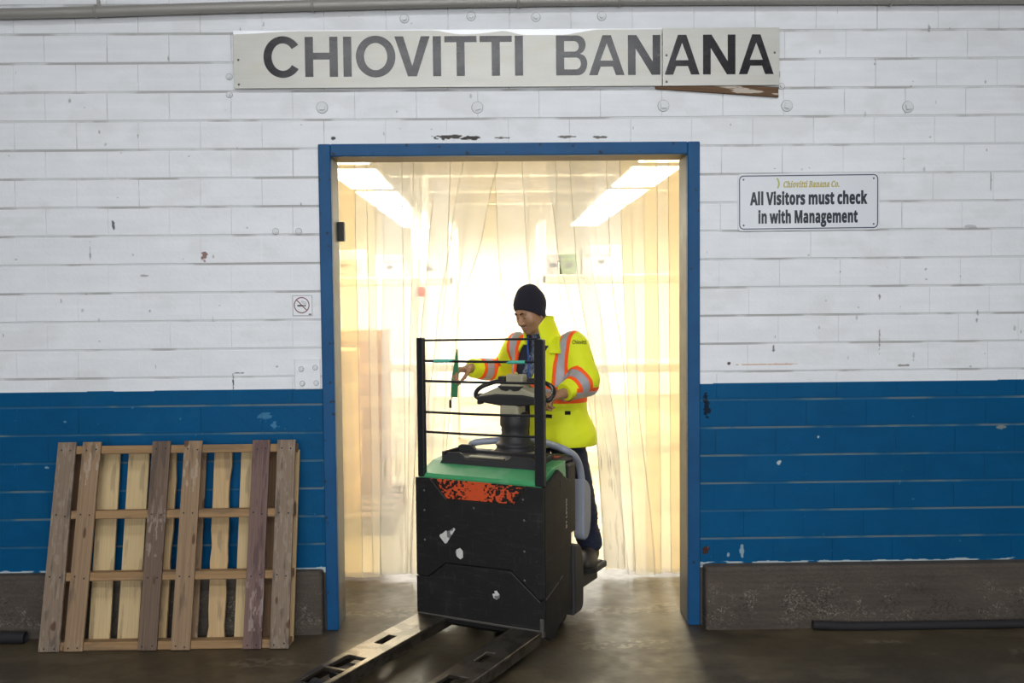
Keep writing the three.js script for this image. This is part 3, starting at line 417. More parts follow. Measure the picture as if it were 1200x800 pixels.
// [bottom left x, top left x, width, material] measured on the front face
const FR = [[-2.2934, -2.2293, 0.0983, 0.0852, "wGrey"], [-2.1709, -2.1086, 0.0878, 0.0875, "wTan"], [-1.8171, -1.7686, 0.0901, 0.0872, "wBrown"], [-1.6596, -1.6126, 0.0922, 0.0855, "wTan"], [-1.3132, -1.2784, 0.0882, 0.0836, "wRed"], [-1.1839, -1.1572, 0.0903, 0.0879, "wGrey"]], BK = [[-2.2935, -2.2371, 0.0886, "wOld", 0], [-2.0971, -2.0669, 0.1024, "wNew", 0], [-1.9571, -1.9218, 0.1024, "wNew", 0], [-1.8127, -1.7767, 0.1013, "wNew2", 11], [-1.662, -1.6316, 0.0972, "wTan", 0], [-1.5217, -1.4971, 0.0941, "wNew2", 7], [-1.3833, -1.3602, 0.0974, "wNew", 0], [-1.268, -1.2512, 0.0954, "wOld", 0], [-1.184, -1.1612, 0.092, "wNew2", 0]];
for (const [xb, xt, wB, wT, m] of FR) board(xb, xt, wB, wT, T, T / 2, M[m]);
for (const [xb, xt, w, m, waney] of BK) { if (waney) waneyBoard(xb, xt, w, T, T + SD + T / 2, M[m], waney); else board(xb, xt, w, w, T, T + SD + T / 2, M[m], 'deck_board', 0.012, LEN - 0.05); }
for (const y of [0.9638, 0.648, 0.3505, 0.0204]) { const v = y / LEN, xl = lerp(FR[0][0], FR[0][1], v) + 0.004, xr = lerp(BK[8][0], BK[8][1], v) + BK[8][2] - 0.004, g = cbox(xr - xl, 0.04, SD, (xl + xr) / 2, y, -T - SD / 2, 0.003), p = g.attributes.position, uv = g.attributes.uv; for (let i = 0; i < p.count; i++) uv.setXY(i, p.getX(i) * 0.9 + y * 3, (p.getY(i) + p.getZ(i)) * 4 + y); obj('stringer', inPallet(g), M.wString, pallet); }
const nails = []; for (const [xb, xt, wB, wT] of FR) for (const y of [0.9638, 0.648, 0.3505, 0.0204]) for (const s of [0.25, 0.75]) { const v = y / LEN; nails.push(inPallet(prep(new THREE.CylinderGeometry(0.0042, 0.0042, 0.002, 8).rotateX(Math.PI / 2).translate(lerp(xb, xt, v) + s * lerp(wB, wT, v) + 0.006 * (R0() - 0.5), y + 0.012 * (R0() - 0.5), 0.0004)))); }
obj('nail_heads', nails, M.darkMetal, pallet).userData.kind = 'stuff';

// ---------------------------------------------------------------- ride-on pallet truck (own axes: x to its left, z towards the fork tips)
const TRUCK = [-0.177, 0, 0.191], TURN = THREE.MathUtils.degToRad(-28);
const truck = thing('pallet_truck', 'black ride-on electric pallet truck with a bar load guard, coming through the doorway', 'pallet truck', null, TRUCK, TURN);
const scuffTex = tex(1024, 1024, (u, v) => { const n = fbm(u, v, 7, 5, 601), s = sstep(0.66, 0.75, fbm(u, v, 12, 4, 611, 90)), s2 = sstep(0.7, 0.78, fbm(u, v, 70, 3, 621, 14)), d = sstep(0.55, 0.75, fbm(u, v, 6, 6, 631)), sp = sstep(0.93, 0.97, vn(u, v, 170, 641)) * sstep(0.55, 0.7, vn(u, v, 9, 651)); let c = mix3([13, 13, 14], [23, 22, 22], n); c = mix3(c, [56, 54, 50], 0.3 * d * n); c = mix3(c, [96, 94, 90], 0.16 * s); c = mix3(c, [70, 72, 80], 0.2 * s2); return mix3(c, [150, 148, 142], 0.4 * sp); });
M.black = std({ map: scuffTex, roughness: 0.6, bumpMap: fineBump, bumpScale: 0.0006 });
M.blackPlastic = std({ color: 0x262527, roughness: 0.6, bumpMap: fineBump, bumpScale: 0.0008 });
M.post = std({ color: 0x191a1e, roughness: 0.45 });
M.green = std({ map: tex(512, 128, (u, v) => { const n = fbm(u, v, 6, 5, 661), d = sstep(0.55, 0.75, fbm(u, v, 10, 5, 671, 5)); return mix3(mix3([52, 132, 84], [84, 164, 112], n), [120, 160, 128], 0.4 * d); }), roughness: 0.38 });
M.beige = std({ color: 0xa39d86, roughness: 0.5 }); M.charcoal = std({ color: 0x2a292b, roughness: 0.55 });
M.railGrey = std({ color: 0x8d93a0, roughness: 0.42 }); M.padGrey = std({ color: 0x868a93, roughness: 0.6, bumpMap: fineBump, bumpScale: 0.0012 });
M.worn = std({ map: tex(512, 1024, (u, v) => { const n = fbm(u, v, 6, 5, 681, 12), s = fbm(u, v, 60, 3, 691, 6), p = sstep(0.5, 0.62, fbm(u, v, 5, 5, 701, 14)); return mix3(mix3([96, 90, 82], [142, 134, 122], 0.6 * n + 0.4 * s), [66, 60, 54], 0.45 * p); }), roughness: 0.3, metalness: 0.85, bumpMap: fineBump, bumpScale: 0.0008 });
M.worn.map.repeat.set(2.5, 1);
const mm = (g) => metric(g);
// chassis in two bodies, extruded across the truck (profiles in z, y)
const across = (pts, w, bev = 0.006) => mm(ext(poly(pts), w - 2 * bev, bev, 2).rotateY(-Math.PI / 2).translate(w / 2 - bev, 0, 0));
obj('chassis', [across([[-0.014, 0.062], [-0.014, 0.775], [-0.05, 0.79], [-0.182, 0.842], [-0.234, 0.815], [-0.234, 0.1], [-0.2, 0.085], [-0.11, 0.03], [-0.07, 0.03]], 0.716),
  across([[-0.238, 0.095], [-0.238, 0.81], [-0.345, 0.762], [-0.352, 0.1]], 0.7)], M.black, truck);
const fender = []; for (const s of [-1, 1]) { const sh = new THREE.Shape(); sh.moveTo(-0.354, 0.07); sh.lineTo(-0.354, 0.43); sh.quadraticCurveTo(-0.46, 0.44, -0.474, 0.33); sh.lineTo(-0.474, 0.12); sh.quadraticCurveTo(-0.47, 0.075, -0.43, 0.07); fender.push(mm(ext(sh, 0.16, 0.012, 3).rotateY(-Math.PI / 2).translate(s * 0.27 + 0.08, 0, 0))); }
obj('wheel_cover', fender[0], M.blackPlastic, truck); obj('wheel_cover', fender[1], M.blackPlastic, truck);
obj('rear_body', [cbox(0.66, 0.36, 0.1, 0, 0.66, -0.4, 0.01), cbox(0.36, 0.5, 0.12, 0, 0.36, -0.415, 0.01)], M.black, truck);
obj('drive_wheel', prep(new THREE.CylinderGeometry(0.115, 0.115, 0.09, 28).rotateZ(Math.PI / 2).translate(0, 0.115, -0.3)), M.rubber, truck);
// front cover: an upper and a lower plate with a bent seam between, and a recess for the label
const bend = [[-0.357, 0.284], [-0.285, 0.284], [-0.186, 0.363], [0.178, 0.368], [0.337, 0.238], [0.357, 0.252]];
obj('front_cover', mm(ext(poly([...bend.map(([x, y]) => [x, y + 0.003]), [0.357, 0.783], [0.265, 0.785], [0.202, 0.69], [-0.178, 0.686], [-0.272, 0.785], [-0.357, 0.783]]), 0.01, 0.003, 1).translate(0, 0, -0.013)), M.black, truck);
obj('front_cover', mm(ext(poly([...bend.map(([x, y]) => [x, y - 0.003]), [0.357, 0.095], [-0.357, 0.095]]), 0.011, 0.003, 1).translate(0, 0, -0.013)), M.black, truck);
M.edgeWear = std({ color: 0x55524e, roughness: 0.5, metalness: 0.3 });
obj('lower_edge', [cbox(0.7, 0.012, 0.012, 0, 0.092, 0, 0.003), cbox(0.02, 0.09, 0.03, 0.345, 0.11, -0.01, 0.003)], M.edgeWear, truck);
const labelTex = tex(1024, 256, (u, v) => { const e = Math.abs(u - 0.47) * 1.7, w = fbm(u, v, 46, 4, 711, 12), b = fbm(u, v, 9, 3, 721, 3), t = 0.47 + 0.26 * sstep(0.3, 0.05, e) - 0.22 * sstep(0.5, 0.85, e) + 0.14 * (b - 0.5); return mix3([198, 76, 36], [24, 22, 22], sstep(t, t + 0.05, w)); });
const lab = ext(poly([[-0.176, 0.689], [0.2, 0.693], [0.262, 0.784], [-0.268, 0.784]]), 0.002, 0).translate(0, 0, -0.008); { const p = lab.attributes.position, uv = lab.attributes.uv; for (let i = 0; i < p.count; i++) uv.setXY(i, (p.getX(i) + 0.27) / 0.54, (p.getY(i) - 0.685) / 0.105); }
obj('maker_label', lab, std({ map: labelTex, roughness: 0.5 }), truck).userData.label = 'worn orange label on the front';
const bolts = []; for (const [x, y] of [[-0.305, 0.62], [-0.305, 0.47], [-0.305, 0.72], [0.255, 0.62], [0.255, 0.47], [0.25, 0.72], [0.255, 0.33], [-0.02, 0.655]]) bolts.push(screwGeo(x, y, 0.001, 0.006));
for (const b of bolts) obj('screw', b, M.screw, truck);
// torn paper stickers
const stick = (seed) => tex(64, 64, (u, v) => { const n = fbm(u, v, 8, 3, seed), l = sstep(0.66, 0.7, vn(u, v, 6, seed + 4)); return mix3(mix3([184, 182, 178], [214, 212, 208], n), [90, 88, 90], 0.8 * l); });
const sticker = (pts, seed) => { const g = ext(poly(pts), 0.0008, 0).translate(0, 0, 0.0008), p = g.attributes.position, uv = g.attributes.uv; for (let i = 0; i < p.count; i++) uv.setXY(i, p.getX(i) * 8, p.getY(i) * 8); obj('sticker', g, std({ map: stick(seed), roughness: 0.7 }), truck).userData.label = 'torn white paper sticker'; };
sticker([[-0.218, 0.497], [-0.186, 0.463], [-0.176, 0.466], [-0.126, 0.54], [-0.134, 0.547], [-0.168, 0.527], [-0.18, 0.529], [-0.202, 0.511], [-0.212, 0.508]], 731);
sticker([[-0.127, 0.427], [-0.118, 0.405], [-0.098, 0.393], [-0.083, 0.404], [-0.084, 0.436], [-0.1, 0.45], [-0.118, 0.441]], 741);
sticker([[0.08, 0.243], [0.086, 0.224], [0.103, 0.218], [0.118, 0.227], [0.121, 0.244], [0.111, 0.252], [0.104, 0.262], [0.09, 0.259], [0.094, 0.247]], 751);
// side lettering and worn side seam
const font = await new FontLoader().loadAsync('fonts/droid/droid_sans_bold.typeface.json');
const txt = prep(new TextGeometry('BT LEVIO', { font, size: 0.019, depth: 0.0008, curveSegments: 3 })); txt.scale(1.35, 0.8, 1).rotateZ(Math.PI / 2).rotateY(Math.PI / 2).translate(0.3505, 0.53, -0.29);
obj('lettering', txt, std({ color: 0x9a9792, roughness: 0.5 }), truck);
obj('handle_slot', cbox(0.006, 0.05, 0.014, 0.357, 0.765, -0.2, 0.002), M.blackPlastic, truck);
obj('seam_edge', [rod([0.3595, 0.245, -0.02], [0.3595, 0.29, -0.16], 0.0022, 6), rod([0.3595, 0.298, -0.175], [0.3595, 0.31, -0.215], 0.0022, 6)], M.edgeWear, truck);
// green battery cover and the black tray on it
obj('battery_cover', mm(ext(poly([[-0.012, 0.76], [-0.008, 0.792], [-0.02, 0.806], [-0.14, 0.853], [-0.3, 0.868], [-0.31, 0.76]]), 0.67, 0.005, 2).rotateY(-Math.PI / 2).translate(0.335, 0, 0)), M.green, truck);
const lip = new THREE.Shape(); { const P = [[-0.288, 0.83], [-0.258, 0.885], [-0.24, 0.9], [-0.176, 0.904], [-0.156, 0.893], [-0.142, 0.874], [-0.125, 0.87], [0.082, 0.872], [0.108, 0.885], [0.128, 0.903], [0.225, 0.901], [0.25, 0.888], [0.272, 0.836]]; lip.moveTo(-0.288, 0.815); for (const p of P) lip.lineTo(...p); lip.lineTo(0.272, 0.815); }
const tilt = (g, a, x, y, z) => g.translate(-x, -y, -z).rotateX(a).translate(x, y, z);
obj('tray', [mm(tilt(ext(lip, 0.012, 0.004, 2).translate(0, 0, -0.13), -0.25, 0, 0.84, -0.12)), cbox(0.54, 0.02, 0.17, -0.008, 0.866, -0.22, 0.005), mm(ext(poly([[-0.282, 0.86], [-0.276, 0.905], [-0.26, 0.915], [-0.2, 0.915], [-0.17, 0.89], [0.2, 0.89], [0.27, 0.89], [0.27, 0.86]]), 0.014, 0.004, 2).translate(0, 0, -0.31)), cbox(0.014, 0.05, 0.17, -0.275, 0.875, -0.22, 0.004), cbox(0.014, 0.04, 0.17, 0.263, 0.875, -0.22, 0.004)], M.blackPlastic, truck);
obj('tray_highlight', cbox(0.2, 0.008, 0.03, -0.03, 0.881, -0.16, 0.003), M.beige, truck);  // beige strip coloured in for the highlight along the tray
M.redSticker = std({ color: 0xb04a3c, roughness: 0.5 });
obj('console_deck', [cbox(0.62, 0.03, 0.2, 0, 0.855, -0.38, 0.012)], M.blackPlastic, truck);
for (const s of [-1, 1]) obj('warning_label', cbox(0.09, 0.002, 0.05, s * 0.2 + 0.03, 0.8715, -0.37, 0.0005), M.redSticker, truck);
// load guard
for (const [x, w] of [[-0.326, 0.038], [0.335, 0.05]]) obj('mast_post', cbox(w, 0.7, 0.03, x, 1.137, -0.02, 0.004), M.post, truck);
[1.474, 1.375, 1.274, 1.118, 1.018].forEach((y, i) => obj('crossbar', i ? tube([[-0.3, y - 0.004, -0.02], [0, y - 0.001, -0.012 + 0.004 * (i % 2)], [0.32, y + 0.004, -0.02]], 0.0062, 12, 8) : tube([[-0.3, 1.474, -0.02], [0, 1.481, -0.02], [0.32, 1.488, -0.02]], 0.0052, 10, 8), M.post, truck));
M.teal = std({ color: 0x4fae98, roughness: 0.5 });
for (const [a, b] of [[-0.245, -0.13], [0.165, 0.262]]) obj('tape_wrap', tube([[a, 1.3715 + 0.0065 * (a + 0.3), -0.0155], [(a + b) / 2, 1.3725 + 0.0065 * ((a + b) / 2 + 0.3), -0.0145], [b, 1.3735 + 0.0065 * (b + 0.3), -0.0155]], 0.0088, 8, 10), M.teal, truck).userData.label = 'teal tape wrapped round a bar';
// steering column: boot, neck, head with grip loops
const CZ = -0.45, CX = -0.018;
obj('column_boot', lathe([[0, 0.86], [0.105, 0.862], [0.112, 0.875], [0.1, 0.888], [0.098, 0.9], [0.104, 0.908], [0.098, 0.918], [0.082, 0.925], [0.078, 0.95], [0.07, 0.975], [0.074, 0.985], [0.072, 1.0], [0.079, 1.01], [0.08, 1.03], [0.078, 1.06], [0.068, 1.078], [0.05, 1.085], [0, 1.086]], 32).translate(CX, 0, CZ), M.charcoal, truck);
obj('column_flange', lathe([[0, 0.858], [0.15, 0.858], [0.15, 0.866], [0.115, 0.876], [0, 0.876]], 32).translate(CX, 0, CZ), M.beige, truck);
obj('column_neck', mm(ext(poly([[-0.056, 1.06], [-0.052, 1.155], [0.052, 1.155], [0.056, 1.06]]), 0.07, 0.012, 3).translate(CX, 0, CZ - 0.01)), M.beige, truck);
const headTop = poly([[-0.187, 1.15], [-0.183, 1.168], [-0.075, 1.213], [-0.05, 1.236], [0.05, 1.236], [0.075, 1.213], [0.183, 1.168], [0.187, 1.15]]);
const head_ = obj('steering_head', mm(ext(headTop, 0.1, 0.012, 3, 16).translate(CX, 0, CZ - 0.05)), M.beige, truck);
obj('head_underside', mm(ext(poly([[-0.196, 1.148], [-0.194, 1.16], [-0.08, 1.178], [0.08, 1.178], [0.194, 1.16], [0.196, 1.148], [0.17, 1.132], [0.06, 1.118], [-0.06, 1.118], [-0.17, 1.132]]), 0.125, 0.01, 3).translate(CX, 0, CZ - 0.06)), M.charcoal, truck);
obj('display', rbox(0.1, 0.05, 0.06, CX + 0.014, 1.255, CZ + 0.005, 0.01), M.beige, truck);
obj('display_hood', mm(ext(poly([[-0.075, 1.222], [0.075, 1.222], [0.05, 1.2], [0.02, 1.196], [0, 1.206], [-0.02, 1.196], [-0.05, 1.2]]), 0.014, 0.003).translate(CX + 0.006, 0, CZ + 0.052)), M.charcoal, truck);
obj('button', prep(new THREE.SphereGeometry(0.009, 12, 8).translate(CX + 0.012, 1.284, CZ + 0.005)), std({ color: 0xa9b45a, roughness: 0.4 }), truck);
for (const [x, y] of [[-0.075, 1.252], [0.095, 1.246]]) obj('thumb_switch', rbox(0.04, 0.03, 0.045, CX + x, y, CZ - 0.01, 0.008), M.blackPlastic, truck);
for (const s of [-1, 1]) {
  obj('grip_loop', tube([[CX + s * 0.185, 1.15, CZ + 0.03], [CX + s * 0.215, 1.155, CZ + 0.028], [CX + s * 0.227, 1.175, CZ + 0.012], [CX + s * 0.218, 1.2, CZ - 0.02], [CX + s * 0.175, 1.222, CZ - 0.06], [CX + s * 0.1, 1.24, CZ - 0.075], [CX + s * 0.05, 1.242, CZ - 0.06]], 0.0125, 36, 12), M.post, truck);
  obj('clamp', rbox(0.024, 0.058, 0.04, CX + s * 0.187, 1.146, CZ + 0.035, 0.006), M.blackPlastic, truck);
}
// side rail with pads
obj('side_rail', tube([[0.3, 0.7, -0.6], [0.302, 0.8, -0.56], [0.3, 0.865, -0.49], [0.27, 0.9, -0.44], [0.17, 0.913, -0.49], [0, 0.915, -0.59], [-0.17, 0.913, -0.49], [-0.27, 0.9, -0.44], [-0.3, 0.865, -0.49], [-0.302, 0.8, -0.56], [-0.3, 0.7, -0.6]], 0.0185, 70, 14), M.railGrey, truck);
for (const s of [-1, 1]) { const sh = new THREE.Shape(); sh.moveTo(-0.55, 0.73); sh.quadraticCurveTo(-0.64, 0.72, -0.648, 0.64); sh.lineTo(-0.646, 0.5); sh.quadraticCurveTo(-0.635, 0.41, -0.575, 0.405); sh.quadraticCurveTo(-0.548, 0.41, -0.546, 0.45); obj('side_pad', mm(ext(sh, 0.04, 0.012, 3).rotateY(-Math.PI / 2).translate(s * 0.302 + 0.02, 0, 0)), M.padGrey, truck); }
// platform
obj('platform', [cbox(0.6, 0.035, 0.48, 0, 0.185, -0.71, 0.006), cbox(0.56, 0.06, 0.4, 0, 0.15, -0.66, 0.006)], M.blackPlastic, truck);
obj('platform_mat', cbox(0.56, 0.008, 0.42, 0, 0.2055, -0.72, 0.003), M.rubber, truck);
for (const s of [-1, 1]) obj('caster', [prep(new THREE.CylinderGeometry(0.06, 0.06, 0.05, 24).rotateZ(Math.PI / 2).translate(s * 0.24, 0.061, -0.42)), cbox(0.07, 0.06, 0.08, s * 0.24, 0.11, -0.42, 0.006)], M.rubber, truck);
// forks
for (const s of [-1, 1]) {
  const o = poly([[-0.083, -0.07], [0.083, -0.07], [0.083, 0.92], [0.055, 1.06], [0.035, 1.085], [-0.035, 1.085], [-0.055, 1.06], [-0.083, 0.92]], [[[-0.03, 0.345], [0.012, 0.345], [0.012, 0.465], [-0.03, 0.465]], [[-0.05, 0.645], [0.05, 0.645], [0.05, 0.79], [-0.05, 0.79]], [[-0.054, 0.81], [0.054, 0.81], [0.05, 0.98], [-0.05, 0.98]]]);
  const top = ext(o, 0.012, 0.003, 1).rotateX(Math.PI / 2).translate(s * 0.264, 0.09, 0); const p = top.attributes.position, uv = top.attributes.uv; for (let i = 0; i < p.count; i++) uv.setXY(i, p.getX(i), p.getZ(i));
  const side = (q) => { const g = cbox(0.008, 0.048, 0.98, s * 0.264 + q * 0.077, 0.06, 0.43, 0.002); const p2 = g.attributes.position, u2 = g.attributes.uv; for (let i = 0; i < p2.count; i++) u2.setXY(i, p2.getY(i), p2.getZ(i)); return g; };
  const f = obj('fork', [top, side(-1), side(1)], M.worn, truck);
  obj('load_roller', prep(new THREE.CylinderGeometry(0.038, 0.038, 0.09, 20).rotateZ(Math.PI / 2).translate(s * 0.264, 0.0385, 0.9)), M.rubber, f);
  obj('link', [cbox(0.09, 0.025, 0.14, s * 0.264, 0.05, 0.72, 0.004)], M.darkMetal, f);
}

// ---------------------------------------------------------------- the driver (built in the truck's axes, then set at his feet)
const FOOT = [0.05, 0.2095, -0.76];
const cosT = Math.cos(TURN), sinT = Math.sin(TURN);
const person = thing('person', 'man in a dark knit cap and yellow reflective jacket standing at the truck controls', 'person', null, [TRUCK[0] + FOOT[0] * cosT + FOOT[2] * sinT, FOOT[1], TRUCK[2] - FOOT[0] * sinT + FOOT[2] * cosT], TURN);
const toFeet = (g) => g.translate(-FOOT[0], -FOOT[1], -FOOT[2]);
const local = (f, lo, hi, cell, col) => toFeet(surface(f, lo, hi, cell, col));
const frame = (pos, yaw, pitch = 0, roll = 0) => new THREE.Matrix4().compose(V(...pos), new THREE.Quaternion().setFromEuler(new THREE.Euler(pitch, yaw, roll, 'YXZ')), V(1, 1, 1));
const LSH = [0.192, 1.415, -0.755], RSH = [-0.185, 1.41, -0.82], LEL = [0.285, 1.235, -0.69], LWR = [0.225, 1.178, -0.515], REL = [-0.335, 1.25, -0.94], RWR = [-0.432, 1.283, -0.7];
const HEAD = frame([-0.026, 1.603, -0.665], -0.36, 0.36, 0.04).scale(V(0.89, 0.89, 0.89)), headP = (x, y, z) => V(x, y, z).applyMatrix4(HEAD).toArray();
const mir = (f) => [f(-1), f(1)].flat();
// head in its own frame: x to his left, y up, z out of the face, origin between the eyes' height and the centre of the skull
const headShape = [
  [ell([0, 0.035, -0.014], [0.077, 0.092, 0.097]), 0], [ell([0, -0.03, 0.028], [0.062, 0.085, 0.062]), 0.03], [ell([0, -0.082, 0.035], [0.049, 0.036, 0.048]), 0.025], [ell([0, -0.104, 0.066], [0.022, 0.017, 0.016]), 0.018],
  [cone([0, 0.002, 0.088], [0, -0.036, 0.109], 0.0085, 0.0135), 0.012], ...mir((s) => [[ell([s * 0.0125, -0.041, 0.098], [0.009, 0.008, 0.011]), 0.006]]),
  [cone([-0.036, 0.021, 0.082], [0.036, 0.021, 0.082], 0.011, 0.011), 0.016], ...mir((s) => [[ell([s * 0.042, -0.03, 0.058], [0.026, 0.026, 0.02]), 0.035]]),
  [ell([0, -0.0655, 0.0885], [0.024, 0.0065, 0.0115]), 0.006], [ell([0, -0.0765, 0.087], [0.021, 0.0075, 0.0115]), 0.005],
  ...mir((s) => [[ell([s * 0.079, -0.012, -0.012], [0.008, 0.03, 0.019]), 0.008], [ell([s * 0.082, -0.034, -0.006], [0.007, 0.012, 0.009]), 0.006]]),
  [cone([0, -0.06, -0.03], [0, -0.17, -0.03], 0.056, 0.06), 0.03],
];
const headU = union(headShape);
const headField = (x, y, z) => { let d = headU(x, y, z); for (const s of [-1, 1]) { d = smax(d, -(Math.hypot(x - s * 0.031, (y - 0.001) * 1.25, z - 0.103) - 0.0165), 0.01); d = smin(d, Math.hypot(x - s * 0.031, y + 0.001, z - 0.0755) - 0.0146, 0.004); } d = Math.max(d, -(Math.hypot(x / 3.2, (y + 0.0708 + 5 * x * x), (z - 0.1)) - 0.0022)); return d; };
// hands: wrist at the origin, fingers along +y, palm towards -z, thumb side +x (mirrored for the other hand)
function handField(M4, side, curl, thumb, spread = 0.1) {
  const L = [], T4 = (x, y, z) => V(x * side, y, z).applyMatrix4(M4).toArray(), K = [[0.028, 0.088, 0.046, 0.028, 0.021, 0.0088], [0.009, 0.093, 0.05, 0.031, 0.022, 0.0092], [-0.0105, 0.088, 0.047, 0.029, 0.021, 0.0088], [-0.028, 0.079, 0.037, 0.022, 0.018, 0.0077]];
  L.push([cone(T4(0, -0.03, 0), T4(0, 0.012, 0), 0.027, 0.027), 0]);
  for (const [x, y, , , , r] of K) L.push([cone(T4(x * 0.6, 0.012, 0), T4(x, y, 0), 0.0135, r + 0.0035), 0.014]);
  L.push([ell(T4(0.02, 0.035, -0.008), [0.018, 0.024, 0.016]), 0.014]);
  K.forEach(([x, y, a, b, c, r], i) => { let p = [x, y, 0], ang = 0; const fan = (1.5 - i) * spread * 0.5; [a, b, c].forEach((len, j) => { ang += curl[i][j]; const q = [p[0] + Math.sin(fan) * len * Math.cos(ang), p[1] + Math.cos(ang) * len, p[2] - Math.sin(ang) * len]; L.push([cone(T4(...p), T4(...q), r * (1 - 0.08 * j), r * (0.95 - 0.1 * j)), j ? 0.003 : 0.006]); p = q; }); });
  let p = [0.022, 0.022, -0.006]; thumb.forEach(([dx, dy, dz], j) => { const q = [p[0] + dx, p[1] + dy, p[2] + dz]; L.push([cone(T4(...p), T4(...q), j ? 0.0102 : 0.0135, j > 1 ? 0.0085 : 0.0108), j ? 0.004 : 0.012]); p = q; });
  return union(L);
}
const aim = (from, dir, palm) => { const y = V(...dir).normalize(), z0 = V(...palm).negate(), x = new THREE.Vector3().crossVectors(y, z0).normalize(), z = new THREE.Vector3().crossVectors(x, y); return new THREE.Matrix4().makeBasis(x, y, z).setPosition(...from); };
const RH = aim([RWR[0], RWR[1], RWR[2]], [-0.32, -0.06, 0.8], [0.25, -0.9, 0.05]);
const rHand = handField(RH, -1, [[0.6, 0.8, 0.4], [0.75, 0.9, 0.5], [1.0, 1.0, 0.6], [1.05, 1.0, 0.6]], [[0.02, 0.03, -0.02], [0.0, 0.028, -0.024], [-0.01, 0.018, -0.014]]);
const LH = aim([LWR[0] - 0.006, LWR[1] - 0.002, LWR[2]], [-0.35, -0.1, 0.7], [-0.1, -0.9, -0.25]);
const lHand = handField(LH, 1, [[1.0, 1.2, 0.7], [1.05, 1.25, 0.7], [1.1, 1.25, 0.7], [1.1, 1.2, 0.7]], [[-0.01, 0.03, -0.028], [-0.018, 0.02, -0.02], [-0.016, 0.012, -0.008]]);
const neckF = cone(headP(0, -0.08, -0.035), [0.0, 1.44, -0.755], 0.055, 0.062);
const coreBody = union([[neckF, 0], [cone([-0.1, 1.37, -0.83], [0.14, 1.37, -0.76], 0.05, 0.05), 0.05], [cone([0.0, 1.32, -0.8], [0.03, 1.0, -0.8], 0.075, 0.09), 0.06], [cone(RSH, REL, 0.042, 0.036), 0.03], [cone(REL, RWR, 0.036, 0.025), 0.01], [cone(LSH, LEL, 0.042, 0.036), 0.03], [cone(LEL, LWR, 0.036, 0.025), 0.01],
  [cone([0.12, 0.95, -0.8], [0.235, 0.6, -0.745], 0.07, 0.05), 0.05], [cone([0.235, 0.6, -0.745], [0.262, 0.3, -0.8], 0.045, 0.035), 0.02], [cone([-0.05, 0.95, -0.82], [-0.1, 0.6, -0.73], 0.07, 0.05), 0.05], [cone([-0.1, 0.6, -0.73], [-0.13, 0.3, -0.8], 0.045, 0.035), 0.02]]);
const headWorld = inFrame(headField, HEAD), headInv = HEAD.clone().invert();
const SKIN = [0.36, 0.19, 0.105], LIPS = [0.3, 0.13, 0.09], STUB = [0.24, 0.14, 0.09];
const skinCol = (x, y, z) => { const q = V(x, y, z).applyMatrix4(headInv); let c = SKIN; if (q.z > 0.02 && q.y < 0.02) { const st = sstep(-0.02, -0.055, q.y) * sstep(0.03, 0.06, Math.hypot(q.x * 0.6, q.z - 0.0)) * (0.45 + 0.4 * vn(q.x * 40 + 5, q.y * 40 + 5, 64, 3)); c = mix3(c, STUB, 0.5 * clamp(st) * (Math.hypot(q.x / 0.05, (q.y + 0.035) / 0.035) < 1 && q.y > -0.05 ? 0.2 : 1)); if (Math.hypot(q.x / 0.024, (q.y + 0.071) / 0.0105) < 1 && q.z > 0.08) c = LIPS; const mo = Math.abs(q.x) < 0.03 && q.y < -0.051 && q.y > -0.061 && q.z > 0.07; if (mo) c = mix3(c, [0.04, 0.03, 0.03], 0.6); } return c; };
M.skin = phy({ vertexColors: true, roughness: 0.48, sheen: 0.15, sheenRoughness: 0.5 });
const boxAt = (f4, r) => { const p = new THREE.Vector3().setFromMatrixPosition(f4); return [[p.x - r, p.y - r, p.z - r], [p.x + r, p.y + r, p.z + r]]; };
const [hlo, hhi] = boxAt(HEAD, 0.17);
const headAll = union([[headWorld, 0], [neckF, 0.03]]), cutBelow = (x, y, z) => Math.max(headAll(x, y, z), 1.44 - y);
const flat = (c) => () => c;
const bodyGeo = merge([local(cutBelow, [hlo[0], 1.42, hlo[2]], hhi, 0.0028, skinCol), local(rHand, [RWR[0] - 0.16, RWR[1] - 0.14, RWR[2] - 0.07], [RWR[0] + 0.1, RWR[1] + 0.08, RWR[2] + 0.2], 0.0028, flat(SKIN)), local(lHand, [LWR[0] - 0.17, LWR[1] - 0.14, LWR[2] - 0.08], [LWR[0] + 0.08, LWR[1] + 0.08, LWR[2] + 0.18], 0.0028, flat(SKIN)), local(coreBody, [-0.47, 0.24, -1.03], [0.4, 1.5, -0.45], 0.012, flat(SKIN))]);
obj('body', bodyGeo, M.skin, person);
const eyeM = std({ color: 0x857a70, roughness: 0.2 }), irisM = std({ color: 0x1c120c, roughness: 0.15 });
for (const s of [-1, 1]) { const c = headP(s * 0.031, -0.004, 0.0752), k = headP(s * 0.031 - 0.002, -0.009, 0.0842); const e = obj('eye', toFeet(prep(new THREE.SphereGeometry(0.0128, 16, 12).translate(...c))), eyeM, person); obj('iris', toFeet(prep(new THREE.SphereGeometry(0.0052, 12, 8).translate(...k))), irisM, e); }
const lashM = std({ color: 0x17120f, roughness: 0.9 });
for (const s of [-1, 1]) obj('eyelash', toFeet(tube([headP(s * 0.019, -0.008, 0.0845), headP(s * 0.031, -0.0085, 0.0885), headP(s * 0.044, -0.007, 0.081)], 0.0017, 8, 5)), lashM, person);
const hairM = std({ color: 0x17120f, roughness: 0.9 });
for (const s of [-1, 1]) obj('eyebrow', toFeet(tube([headP(s * 0.013, 0.02, 0.0955), headP(s * 0.028, 0.0255, 0.094), headP(s * 0.045, 0.02, 0.083)], 0.0042, 10, 6)), hairM, person);
